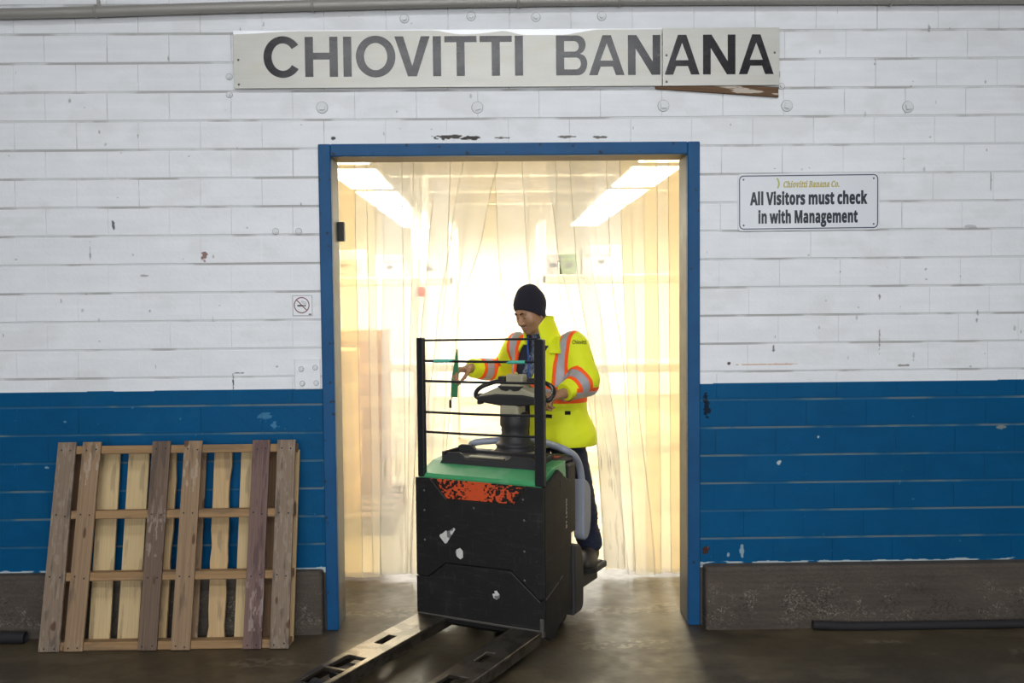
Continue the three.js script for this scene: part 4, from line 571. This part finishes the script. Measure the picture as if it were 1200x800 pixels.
// knit cap
const capField = (x, y, z) => { const d = ell([0, 0.05, -0.016], [0.088, 0.105, 0.108])(x, y, z), tip = ell([0.005, 0.132, -0.025], [0.05, 0.03, 0.055])(x, y, z); let o = smin(d, tip, 0.04); const rim = -0.028 + 0.9 * z; const cuff = Math.abs(y - rim - 0.028) < 0.028 ? 0.003 : 0; o -= cuff * sstep(0.028, 0.02, Math.abs(y - rim - 0.028)); o += 0.0012 * Math.sin(Math.atan2(x, z) * 46) * sstep(0.14, 0.1, y); o = smin(o, headU(x, y, z) - 0.007, 0.012); return smax(o, rim - y, 0.006); };
M.knit = std({ color: 0x1d1c28, roughness: 0.95, bumpMap: fineBump, bumpScale: 0.002 });
obj('knit_cap', local(inFrame(capField, HEAD), hlo, [hhi[0], hhi[1] + 0.04, hhi[2]], 0.003), M.knit, person);
// jacket: torso in its own frame (turned a little to his right), sleeves between the joints
const TOR = frame([0.025, 0, -0.79], -0.16), torInv = TOR.clone().invert(), te = torInv.elements, tx = (x, y, z) => te[0] * x + te[8] * z + te[12], tz = (x, y, z) => te[2] * x + te[10] * z + te[14];
const torsoT = union([[cone([-0.115, 1.385, -0.005], [0.115, 1.385, -0.005], 0.082, 0.082), 0], [cone([-0.085, 1.26, 0.0], [0.085, 1.26, 0.0], 0.135, 0.135), 0.09], [cone([-0.075, 1.1, 0.005], [0.075, 1.1, 0.005], 0.145, 0.145), 0.09], [cone([-0.095, 0.92, 0.005], [0.12, 0.92, 0.0], 0.155, 0.155), 0.08]]);
const torso = inFrame(torsoT, TOR);
const sleeves = union([[cone(LSH, LEL, 0.083, 0.074), 0], [cone(LEL, [LWR[0] + 0.008, LWR[1] + 0.01, LWR[2] - 0.035], 0.074, 0.05), 0.025], [cone(RSH, REL, 0.08, 0.068), 0], [cone(REL, [RWR[0] + 0.006, RWR[1], RWR[2] - 0.03], 0.068, 0.052), 0.02]]);
const folds = (x, y, z) => { const sl = Math.min(Math.hypot(x - LEL[0], y - LEL[1], z - LEL[2]), Math.hypot(x - REL[0], y - REL[1], z - REL[2])); return 0.009 * (fbm(x * 1.7 + 3, y * 2.3 + z * 1.1 + 3, 4, 3, 5) - 0.5) * 2 + 0.0045 * Math.sin((y * 38 + x * 22 + z * 30)) * sstep(0.16, 0.03, sl) + 0.004 * Math.sin(x * 50 + y * 16) * sstep(1.0, 0.87, y); };
const bodice0 = union([[torso, 0], [sleeves, 0.04]]);
const jacketOuter = (x, y, z) => bodice0(x, y, z) + folds(x, y, z);
const cutL = inFrame((x, y, z) => y, aim(LWR.map((v, i) => v - [-0.35, -0.1, 0.7][i] * 0.03), [LWR[0] - LEL[0], LWR[1] - LEL[1], LWR[2] - LEL[2]], [0, -1, 0])), cutR = inFrame((x, y, z) => y, aim([RWR[0] + 0.004, RWR[1], RWR[2] - 0.015], [-0.28, 0.1, 0.95], [0, -1, 0]));
const nearL = cone(LEL, LWR, 0.12, 0.11), nearR = cone(REL, [RWR[0] - 0.03, RWR[1], RWR[2] + 0.1], 0.11, 0.11);
// the open front: left edge and right edge of the gap in the torso frame
const gapL = (y) => -0.152 + 0.05 * sstep(1.36, 1.48, y), gapR = (y) => -0.03 + 0.09 * sstep(1.2, 1.47, y), gapC = (y) => (gapL(y) + gapR(y)) / 2, gapW = (y) => (gapR(y) - gapL(y)) / 2;
const openFront = (x, y, z) => { const a = tx(x, y, z), b = tz(x, y, z); return Math.max(Math.abs(a - gapC(y)) - gapW(y), 0.02 - b); };
const inner = (x, y, z) => torso(x, y, z) + 0.022;
const hemY = (x, z) => 0.868 + 0.02 * x;
const jacketField = (x, y, z) => { let d = jacketOuter(x, y, z); d = Math.max(d, hemY(x, z) - y); d = Math.max(d, -Math.max(openFront(x, y, z), -inner(x, y, z), -sleeves(x, y, z) - 0.004)); if (nearL(x, y, z) < 0) d = Math.max(d, cutL(x, y, z)); if (nearR(x, y, z) < 0) d = Math.max(d, cutR(x, y, z)); d = Math.max(d, -(Math.hypot(x + 0.005, z + 0.755) - 0.068 + Math.max(0, 1.42 - y))); return d; };
M.hivis = phy({ color: 0xe2ea1a, roughness: 0.72, sheen: 0.2, bumpMap: fineBump, bumpScale: 0.0008 }); M.hiOrange = std({ color: 0xff5c12, roughness: 0.7 }); M.hiSilver = std({ color: 0xa9a6ab, roughness: 0.5, metalness: 0.15 });
const JL = [-0.52, 0.84, -1.07], JH = [0.42, 1.52, -0.42];
obj('jacket', local(jacketField, JL, JH, 0.0068), M.hivis, person);
// collar
const collarAt = (inset, half, rise) => (x, y, z) => { const t = clamp((y - 1.43) / 0.13), cx2 = lerp(0.0, -0.016, t), cz2 = lerp(-0.768, -0.728, t), a = x - cx2, b = z - cz2, r = Math.hypot(a, b * 1.02), R1 = 0.1 - 0.02 * t + 0.006 * Math.sin(Math.atan2(a, b) * 3 + 1), top = 1.57 - 0.05 * sstep(0.02, 0.1, b) - 0.03 * sstep(-0.03, -0.09, b) + 0.14 * a; const ang = Math.atan2(a, b) + 0.26; let d = Math.abs(r - R1 + inset) - half; d = smax(d, y - top - rise, 0.008); d = Math.max(d, 1.42 - y); return smax(d, (0.62 - Math.abs(ang)) * r * 0.8, 0.012); };
obj('collar', local(collarAt(0, 0.0085, 0), [-0.16, 1.4, -0.92], [0.16, 1.65, -0.6], 0.0035), M.hivis, person);
obj('collar_lining', local(collarAt(0.0105, 0.0045, 0.004), [-0.16, 1.4, -0.92], [0.16, 1.65, -0.6], 0.0035), M.knit, person);
const flapU = (x, y, z) => { const a = tx(x, y, z), b = tz(x, y, z); const c = jacketOuter(x, y, z); return Math.max(Math.abs(c - 0.008) - 0.007, Math.abs(a - 0.1 - 0.35 * (1.42 - y)) - 0.036, Math.abs(y - 1.425) - 0.045, -b); };
obj('lapel', local(flapU, [0, 1.34, -0.8], [0.2, 1.5, -0.55], 0.0034), M.hivis, person);
const snap = V(tx(0, 0, 0), 0, 0); { const g = prep(new THREE.SphereGeometry(0.005, 10, 6)), p = V(0.125, 1.41, 0.16).applyMatrix4(TOR); layOn(g.translate(p.x, p.y, p.z), jacketOuter, [-0.33, 0, -0.94], 0.016); obj('snap', toFeet(g), hairM, person); }
// reflective bands: slabs that follow the cloth
function band(name, cond, lift, mat, lo, hi, cell = 0.0045) { return obj(name, local((x, y, z) => Math.max(jacketField(x, y, z) - lift, cond(x, y, z)), lo, hi, cell), mat, person); }
const yBand = (y0, y1) => (x, y, z) => { const k = y + 0.03 * (x - 0.1); return Math.max(y0 - k, k - y1, -Math.min(sleeves(x, y, z) + 0.006, 1)); };
band('trim_band', yBand(1.112, 1.212), 0.0022, M.hiOrange, [-0.26, 1.08, -1.02], [0.36, 1.24, -0.55]); band('reflective_band', yBand(1.137, 1.19), 0.0042, M.hiSilver, [-0.26, 1.1, -1.02], [0.36, 1.22, -0.55]);
const vBand = (c, w) => (x, y, z) => Math.max(Math.abs(tx(x, y, z) - c) - w, 1.2 - y, -tz(x, y, z) - 0.12, 0.02 - sleeves(x, y, z) - 0.03);
for (const c of [0.152, -0.192]) { band('trim_band', vBand(c, 0.043), 0.0022, M.hiOrange, [-0.25, 1.18, -0.98], [0.3, 1.5, -0.55]); band('reflective_band', vBand(c, 0.022), 0.0042, M.hiSilver, [-0.25, 1.18, -0.98], [0.3, 1.5, -0.55]); }
function armBand(A, B, t, w) { const d = V(...B).sub(V(...A)), l = d.length(), n = d.normalize(), o = V(...A).addScaledVector(n, t * l), near = cone(A, B, 0.1, 0.09); return (x, y, z) => Math.max(Math.abs((x - o.x) * n.x + (y - o.y) * n.y + (z - o.z) * n.z) - w, near(x, y, z), -torso(x, y, z) - 0.03); }
const aabb = (A, B) => [[0, 1, 2].map((i) => Math.min(A[i], B[i]) - 0.11), [0, 1, 2].map((i) => Math.max(A[i], B[i]) + 0.11)];
for (const [A, B, t] of [[LEL, LWR, 0.38], [REL, RWR, 0.56]]) { const [lo, hi] = aabb(A, B); band('trim_band', armBand(A, B, t, 0.046), 0.0022, M.hiOrange, lo, hi); band('reflective_band', armBand(A, B, t, 0.025), 0.0042, M.hiSilver, lo, hi); }
// pocket tabs, side snap and the sleeve print
const dirBack = [-0.47, -0.05, -0.88];
for (const [x, y, w] of [[0.085, 1.043, 0.05], [0.205, 1.064, 0.036]]) { const g = prep(new THREE.BoxGeometry(w, 0.02, 0.0001, 8, 3, 1).translate(x + 0.01, y, -0.62)); obj('pocket_tab', toFeet(layOn(g, jacketField, dirBack, 0.0025)), hairM, person); }
const flapLine = prep(new THREE.BoxGeometry(0.17, 0.006, 0.0001, 24, 1, 1).translate(0.15, 1.095, -0.62)); obj('pocket_seam', toFeet(layOn(flapLine, jacketField, dirBack, 0.003)), M.hivis, person);
const print = prep(new TextGeometry('Chiovitti', { font, size: 0.022, depth: 0.0006, curveSegments: 2 })); print.scale(0.72, 0.95, 1).translate(0.246, 1.435, -0.62); obj('sleeve_print', toFeet(layOn(print, jacketField, dirBack, 0.0022)), hairM, person);
// dark fleece, shirt and lanyard in the open front
const NAVY = [0.012, 0.016, 0.035], DENIM = [0.05, 0.085, 0.17], PALE = [0.19, 0.21, 0.26];
const shirtField = (x, y, z) => { const d = smin(torso(x, y, z) + 0.013, cone([0, 1.42, -0.76], headP(0, -0.12, -0.03), 0.072, 0.064)(x, y, z), 0.03); return Math.max(d + 0.0015 * Math.sin(tx(x, y, z) * 90 + y * 20), 0.88 - y, y - 1.5 - 0.25 * (-0.72 - z)); };
const shirtCol = (x, y, z) => { const a = tx(x, y, z) - gapC(y); if (a < -0.008 || y < 1.12) return NAVY; const s = vn(a * 6 + 1, y * 1.5, 60, 17); return s > 0.56 ? PALE : s > 0.35 ? DENIM : NAVY; };
M.shirt = std({ vertexColors: true, roughness: 0.9 });
obj('shirt', local(shirtField, [-0.24, 0.86, -1.0], [0.28, 1.55, -0.56], 0.006, shirtCol), M.shirt, person);
const lan = tube([[-0.05, 1.47, -0.68], [-0.045, 1.42, -0.665], [-0.035, 1.35, -0.655], [-0.03, 1.25, -0.645]], 0.005, 20, 6); obj('lanyard', toFeet(lan), std({ color: 0x1f4c9a, roughness: 0.7 }), person);
// trousers
const legs = union([[cone([0.1, 0.98, -0.8], [0.225, 0.6, -0.74], 0.105, 0.082), 0], [cone([0.225, 0.6, -0.74], [0.262, 0.33, -0.795], 0.08, 0.064), 0.02], [cone([-0.05, 0.98, -0.82], [-0.1, 0.6, -0.72], 0.105, 0.082), 0.03], [cone([-0.1, 0.6, -0.72], [-0.13, 0.33, -0.79], 0.08, 0.064), 0.02]]);
const trouserF = (x, y, z) => Math.max(legs(x, y, z) + 0.007 * Math.sin(y * 34 + x * 14 + z * 22) * sstep(0.75, 0.55, y) * 0.7 + 0.006 * (vn(x * 4 + 2, y * 4, 32, 9) - 0.5), 0.3 - y, y - 1.0);
M.navy = std({ color: 0x141a30, roughness: 0.85, bumpMap: fineBump, bumpScale: 0.001 });
obj('trousers', local(trouserF, [-0.3, 0.28, -0.98], [0.38, 1.02, -0.58], 0.008), M.navy, person);
for (const y of [0.405, 0.475]) obj('trouser_seam', local((x, yy, z) => Math.max(trouserF(x, yy, z) - 0.003, Math.abs(yy - y) - 0.005, 0.08 - x), [0.1, y - 0.02, -0.95], [0.38, y + 0.02, -0.6], 0.005), M.navy, person);
// boots
M.boot = std({ color: 0x2e2a24, roughness: 0.6, bumpMap: fineBump, bumpScale: 0.0012 }); M.sole = std({ color: 0x141312, roughness: 0.8 });
for (const [x, z, a] of [[0.262, -0.795, 0.3], [-0.13, -0.79, -0.2]]) {
  const F = frame([x, 0.2095, z], a), b = union([[cone([0, 0.15, -0.005], [0, 0.07, 0.0], 0.05, 0.048), 0], [ell([0, 0.055, -0.02], [0.043, 0.05, 0.052]), 0.02], [ell([0, 0.045, 0.09], [0.046, 0.042, 0.09]), 0.03], [cone([0, 0.1, 0.02], [0, 0.06, 0.1], 0.034, 0.03), 0.03]]);
  const f = inFrame((p, q, r) => Math.max(b(p, q, r), 0.018 - q), F), bt = obj('boot', local(f, [x - 0.13, 0.2, z - 0.13], [x + 0.15, 0.4, z + 0.22], 0.005), M.boot, person);
  const so = new THREE.Shape(); so.moveTo(-0.036, -0.065); so.bezierCurveTo(-0.03, -0.08, 0.03, -0.08, 0.036, -0.065); so.bezierCurveTo(0.038, 0.02, 0.052, 0.06, 0.05, 0.12); so.bezierCurveTo(0.04, 0.19, -0.04, 0.19, -0.05, 0.12); so.bezierCurveTo(-0.052, 0.06, -0.038, 0.02, -0.036, -0.065);
  obj('sole', toFeet(ext(so, 0.02, 0.003).rotateX(Math.PI / 2).translate(0, 0.021, 0).applyMatrix4(F)), M.sole, bt);
  for (const y of [0.09, 0.115, 0.135]) { const P = [-0.028, 0, 0.028].map((q) => V(q, y, 0.052 - (y - 0.09) * 0.35 - Math.abs(q) * 0.5).applyMatrix4(F).toArray()); obj('lace', toFeet(tube(P, 0.003, 8, 6)), hairM, bt); }
}
// green pull strap in his right hand
const HP = V(0.012 * -1, 0.125, -0.05).applyMatrix4(RH);
const strap = thing('pull_strap', 'green tapered pull strap with a black end held in his right hand', 'strap', null, [TRUCK[0] + HP.x * cosT + HP.z * sinT, HP.y, TRUCK[2] - HP.x * sinT + HP.z * cosT], TURN);
obj('strap', mm(ext(poly([[0.012, 0.17], [0.018, 0.165], [0.02, 0.02], [0.012, -0.1], [-0.03, -0.1], [-0.024, 0.0]]), 0.003, 0.0008)), std({ color: 0x2f7a52, roughness: 0.6 }), strap); obj('strap_end', cbox(0.016, 0.045, 0.006, -0.034, -0.14, 0.0015, 0.002), M.blackPlastic, strap); obj('cord', rod([-0.02, -0.1, 0.0015], [-0.034, -0.12, 0.0015], 0.002, 6), M.blackPlastic, strap);

// ---------------------------------------------------------------- strip curtain across the doorway, a metre inside
M.strip = phy({ color: 0xf7f6f2, transmission: 0.86, roughness: 0.34, thickness: 0, ior: 1.45, side: THREE.DoubleSide });
M.stripYellow = phy({ color: 0xf4ead3, transmission: 0.8, roughness: 0.45, thickness: 0, ior: 1.45, side: THREE.DoubleSide });
const dirtTex = tex(256, 1024, (u, v) => { const d = sstep(0.56, 0.72, fbm(u, v, 8, 5, 801, 20)) * sstep(0.4, 0.12, v), l = sstep(0.72, 0.76, fbm(u, v, 16, 4, 811, 8)) * sstep(0.45, 0.2, v) * sstep(0.5, 0.62, vn(u, v, 5, 821, 9)); let c = [228, 226, 218]; c = mix3(c, [150, 146, 136], 0.35 * d); return mix3(c, [60, 58, 56], 0.6 * l); });
M.stripDirty = phy({ map: dirtTex, transmission: 0.72, roughness: 0.5, thickness: 0, ior: 1.45, side: THREE.DoubleSide });
M.stripEdge = phy({ color: 0xe4e1d6, transmission: 0.5, roughness: 0.3, thickness: 0, ior: 1.45 });
const CURZ = -0.9, RAILY = 2.62;
const curtain = thing('strip_curtain', 'clear plastic strip curtain hanging inside the blue doorway', 'strip curtain', null, [0, 0, CURZ]);
obj('rail', [cbox(2.7, 0.07, 0.03, 0, RAILY + 0.02, 0, 0.004), cbox(0.03, RC - RAILY, 0.03, -1.2, (RC + RAILY) / 2, 0), cbox(0.03, RC - RAILY, 0.03, 1.2, (RC + RAILY) / 2, 0)], M.galv, curtain);
// a strip is given by rows of [y, left x, right x, z]; its section bows slightly
function strip(rows, mat, bow = 0.02, twist = 0) {
  const nv = 36, nu = 8, P = [], UV = [], I = [], at = (y) => { let k = 0; while (k < rows.length - 2 && y < rows[k + 1][0]) k++; const a = rows[k], b = rows[k + 1], t0 = clamp((a[0] - y) / (a[0] - b[0])), t = t0 * t0 * (3 - 2 * t0) * 0.5 + t0 * 0.5; return [lerp(a[1], b[1], t), lerp(a[2], b[2], t), lerp(a[3], b[3], t)]; };
  const y0 = rows[0][0], y1 = rows[rows.length - 1][0];
  for (let j = 0; j <= nv; j++) { const y = lerp(y0, y1, j / nv), [l, r, z] = at(y); for (let i = 0; i <= nu; i++) { const u = i / nu, b = 4 * u * (1 - u) - 0.5, t = (u - 0.5) * twist * (j / nv); P.push(lerp(l, r, u), y, z + bow * b * (0.3 + 0.7 * j / nv) + t + 0.006 * Math.sin(j * 0.5 + l * 9)); UV.push(u, 1 - j / nv); } }
  for (let j = 0; j < nv; j++) for (let i = 0; i < nu; i++) { const a = j * (nu + 1) + i, b = a + nu + 1; I.push(a, b, a + 1, b, b + 1, a + 1); }
  const g = new THREE.BufferGeometry(); g.setAttribute('position', new THREE.Float32BufferAttribute(P, 3)); g.setAttribute('uv', new THREE.Float32BufferAttribute(UV, 2)); g.setIndex(I); g.computeVertexNormals(); const m = obj('strip', g, mat, curtain);
  const col = (i) => { const o = []; for (let j = 0; j <= nv; j += 2) { const k = (j * (nu + 1) + i) * 3; o.push([P[k], P[k + 1], P[k + 2]]); } return tube(o, 0.0022, 36, 5); };
  obj('strip_edge', col(0), M.stripEdge, m); obj('strip_edge', col(nu), M.stripEdge, m); return m;
}
// left of the gap
strip([[RAILY, -1.27, -1.07, 0], [0.02, -1.27, -1.07, 0]], M.stripYellow, 0.02); strip([[RAILY, -1.12, -0.9, 0.012], [0.02, -1.12, -0.89, 0.014]], M.stripYellow, -0.02);
strip([[RAILY, -0.99, -0.785, 0], [0.015, -0.99, -0.785, 0]], M.stripYellow, 0.025); strip([[RAILY, -0.83, -0.62, 0.014], [0.03, -0.83, -0.63, 0.018]], M.strip, 0.02);
strip([[RAILY, -0.72, -0.5, 0.004], [1.2, -0.76, -0.55, 0.01], [0.035, -0.785, -0.595, 0.02]], M.stripDirty, -0.02);
strip([[RAILY, -0.55, -0.33, 0.016], [1.9, -0.57, -0.36, 0.02], [1.0, -0.6, -0.45, 0.06], [0.05, -0.62, -0.5, 0.1]], M.strip, 0.03, 0.05);
strip([[RAILY, -0.4, -0.18, 0.004], [1.95, -0.47, -0.27, 0.02], [1.3, -0.53, -0.37, 0.1], [0.06, -0.6, -0.44, 0.05]], M.strip, -0.03, -0.06);
strip([[RAILY, -0.24, -0.03, 0.016], [2.1, -0.33, -0.14, 0.04], [1.55, -0.42, -0.3, 0.14], [0.5, -0.56, -0.4, 0.08]], M.strip, 0.04, 0.08);
// middle, lying behind the driver
strip([[RAILY, -0.08, 0.13, 0.004], [2.0, -0.06, 0.12, -0.03], [1.2, 0.0, 0.17, -0.12], [0.05, 0.03, 0.2, -0.1]], M.strip, 0.02, 0.04); strip([[RAILY, 0.08, 0.29, 0.016], [2.0, 0.11, 0.29, -0.02], [1.2, 0.16, 0.34, -0.08], [0.05, 0.2, 0.38, -0.06]], M.strip, -0.02, -0.05);
// right of the gap
strip([[RAILY, 0.22, 0.43, 0.004], [2.0, 0.29, 0.48, 0.0], [1.4, 0.41, 0.57, 0.0], [0.7, 0.53, 0.65, 0.03], [0.06, 0.56, 0.68, 0.05]], M.stripDirty, 0.03, 0.05);
strip([[RAILY, 0.36, 0.58, 0.016], [1.9, 0.4, 0.6, 0.02], [1.2, 0.5, 0.68, 0.03], [0.04, 0.57, 0.74, 0.02]], M.strip, -0.03, 0.07);
strip([[RAILY, 0.5, 0.72, 0.004], [1.2, 0.56, 0.76, 0.01], [0.02, 0.7, 0.86, 0.06]], M.strip, 0.025, 0.03); strip([[RAILY, 0.66, 0.88, 0.018], [0.015, 0.735, 0.9, 0.02]], M.stripYellow, -0.02);
strip([[RAILY, 0.81, 1.02, 0.002], [0.02, 0.82, 1.03, 0]], M.stripYellow, 0.02); strip([[RAILY, 0.95, 1.17, 0.016], [0.02, 0.96, 1.17, 0.014]], M.stripYellow, -0.02); strip([[RAILY, 1.1, 1.3, 0], [0.02, 1.1, 1.3, 0]], M.stripYellow, 0.02);

// ---------------------------------------------------------------- stock in the cold room
const cardTex = tex(256, 128, (u, v) => { const n = fbm(u, v, 5, 5, 841), l = fbm(u, v, 60, 2, 851, 4); return mix3([150, 96, 50], [190, 136, 80], 0.7 * n + 0.3 * l); });
M.card = std({ map: cardTex, roughness: 0.85 }); M.cardLid = std({ color: 0xc79a62, roughness: 0.85 }); M.boxGrey = std({ color: 0x9a958c, roughness: 0.8 }); M.boxGreen = std({ color: 0x5d7a3a, roughness: 0.7 }); M.boxWhite = std({ color: 0xd8d2c4, roughness: 0.8 });
function carton(label, group, x, y, z, w, h, d, body, lidM, turn = 0) {
  const t = thing('carton', label, 'box', group, [x, y, z], turn);
  obj('body', cbox(w, h * 0.72, d, 0, h * 0.36, 0, 0.004), body, t); obj('lid', cbox(w + 0.012, h * 0.36, d + 0.012, 0, h * 0.82 - 0.001, 0, 0.004), lidM, t); obj('hand_hole', prep(new THREE.CylinderGeometry(0.022, 0.022, 0.01, 16).rotateX(Math.PI / 2).scale(1.8, 1, 1).translate(0, h * 0.45, d / 2)), M.darkMetal, t); return t;
}
const TIER = ['bottom', 'second from the floor', 'third from the floor', 'fourth from the floor', 'topmost'];
for (let k = 0; k < 5; k++) carton(`brown carton in the front stack behind the left strips, ${TIER[k]}`, 'cartons stacked left of the gap', -1.36 + 0.01 * (R0() - 0.5), 0.14 + k * 0.235, -2.3, 0.5, 0.234, 0.4, M.card, M.cardLid, 0.04 * (R0() - 0.5));
for (let k = 0; k < 5; k++) carton(`brown carton in the rear stack behind the left strips, ${TIER[k]}`, 'cartons stacked left of the gap', -1.2 + 0.01 * (R0() - 0.5), 0.14 + k * 0.26, -2.95, 0.5, 0.258, 0.4, M.card, M.cardLid, 0.04 * (R0() - 0.5));
const skid = thing('pallet', 'low wooden pallet under the carton stacks behind the left strips', 'pallet', null, [-1.28, 0, -2.62]);
for (let i = 0; i < 6; i++) obj('deck_board', cbox(0.9, 0.018, 0.13, 0, 0.13, -0.55 + i * 0.22, 0.002), M.wTan, skid); for (const x of [-0.42, 0, 0.42]) obj('stringer', cbox(0.04, 0.12, 1.24, x, 0.061, 0, 0.003), M.wString, skid);
// storage racks at the back
M.rackOrange = std({ color: 0xded8c8, roughness: 0.6 }); M.rackBeam = std({ color: 0xb8ac90, roughness: 0.6 });
function rack(label, x0, x1, z) { const t = thing('storage_rack', label, 'rack', null, [(x0 + x1) / 2, 0, z]), w = x1 - x0; for (const s of [-1, 1]) for (const q of [0, -0.8]) obj('upright', cbox(0.07, 2.5, 0.06, s * (w / 2), 1.25, q, 0.004), M.rackOrange, t); for (const y of [0.9, 1.86]) for (const q of [0.01, -0.81]) obj('beam', cbox(w, 0.08, 0.04, 0, y, q, 0.004), M.rackBeam, t); for (const y of [0.945, 1.905]) obj('shelf', cbox(w, 0.012, 0.8, 0, y, -0.4, 0.002), M.boxWhite, t); return t; }
rack('steel storage rack far behind the right strips', 0.42, 2.3, -5.6); rack('steel storage rack far behind the left strips', -2.6, -0.55, -6.0);
carton('green carton on the far right rack', null, 0.7, 1.912, -5.75, 0.16, 0.22, 0.3, M.boxGreen, M.boxGreen); carton('grey carton left of the green carton on the far right rack', null, 0.535, 1.912, -5.75, 0.12, 0.22, 0.3, M.boxGrey, M.boxGrey); carton('pale carton at the right on the far right rack', null, 1.05, 1.912, -5.8, 0.4, 0.3, 0.4, M.boxWhite, M.boxGrey);
carton('grey carton nearest the gap on the far left rack', null, -0.82, 1.912, -6.3, 0.26, 0.2, 0.3, M.boxGrey, M.boxGrey); carton('pale carton in the middle of the far left rack', null, -1.25, 1.912, -6.2, 0.32, 0.24, 0.3, M.boxWhite, M.boxGrey); carton('grey carton at the left on the far left rack', null, -1.75, 1.912, -6.2, 0.4, 0.3, 0.3, M.boxGrey, M.boxWhite);
const fp = obj('notice_sign', cbox(0.1, 0.12, 0.004, 0, 0, 0, 0.001), std({ color: 0xc05848, roughness: 0.5 })); fp.position.set(-0.98, 1.75, -6.896); tag(fp, 'small red plate on the white column deep in the cold room', 'sign');

renderer.render(scene, camera);
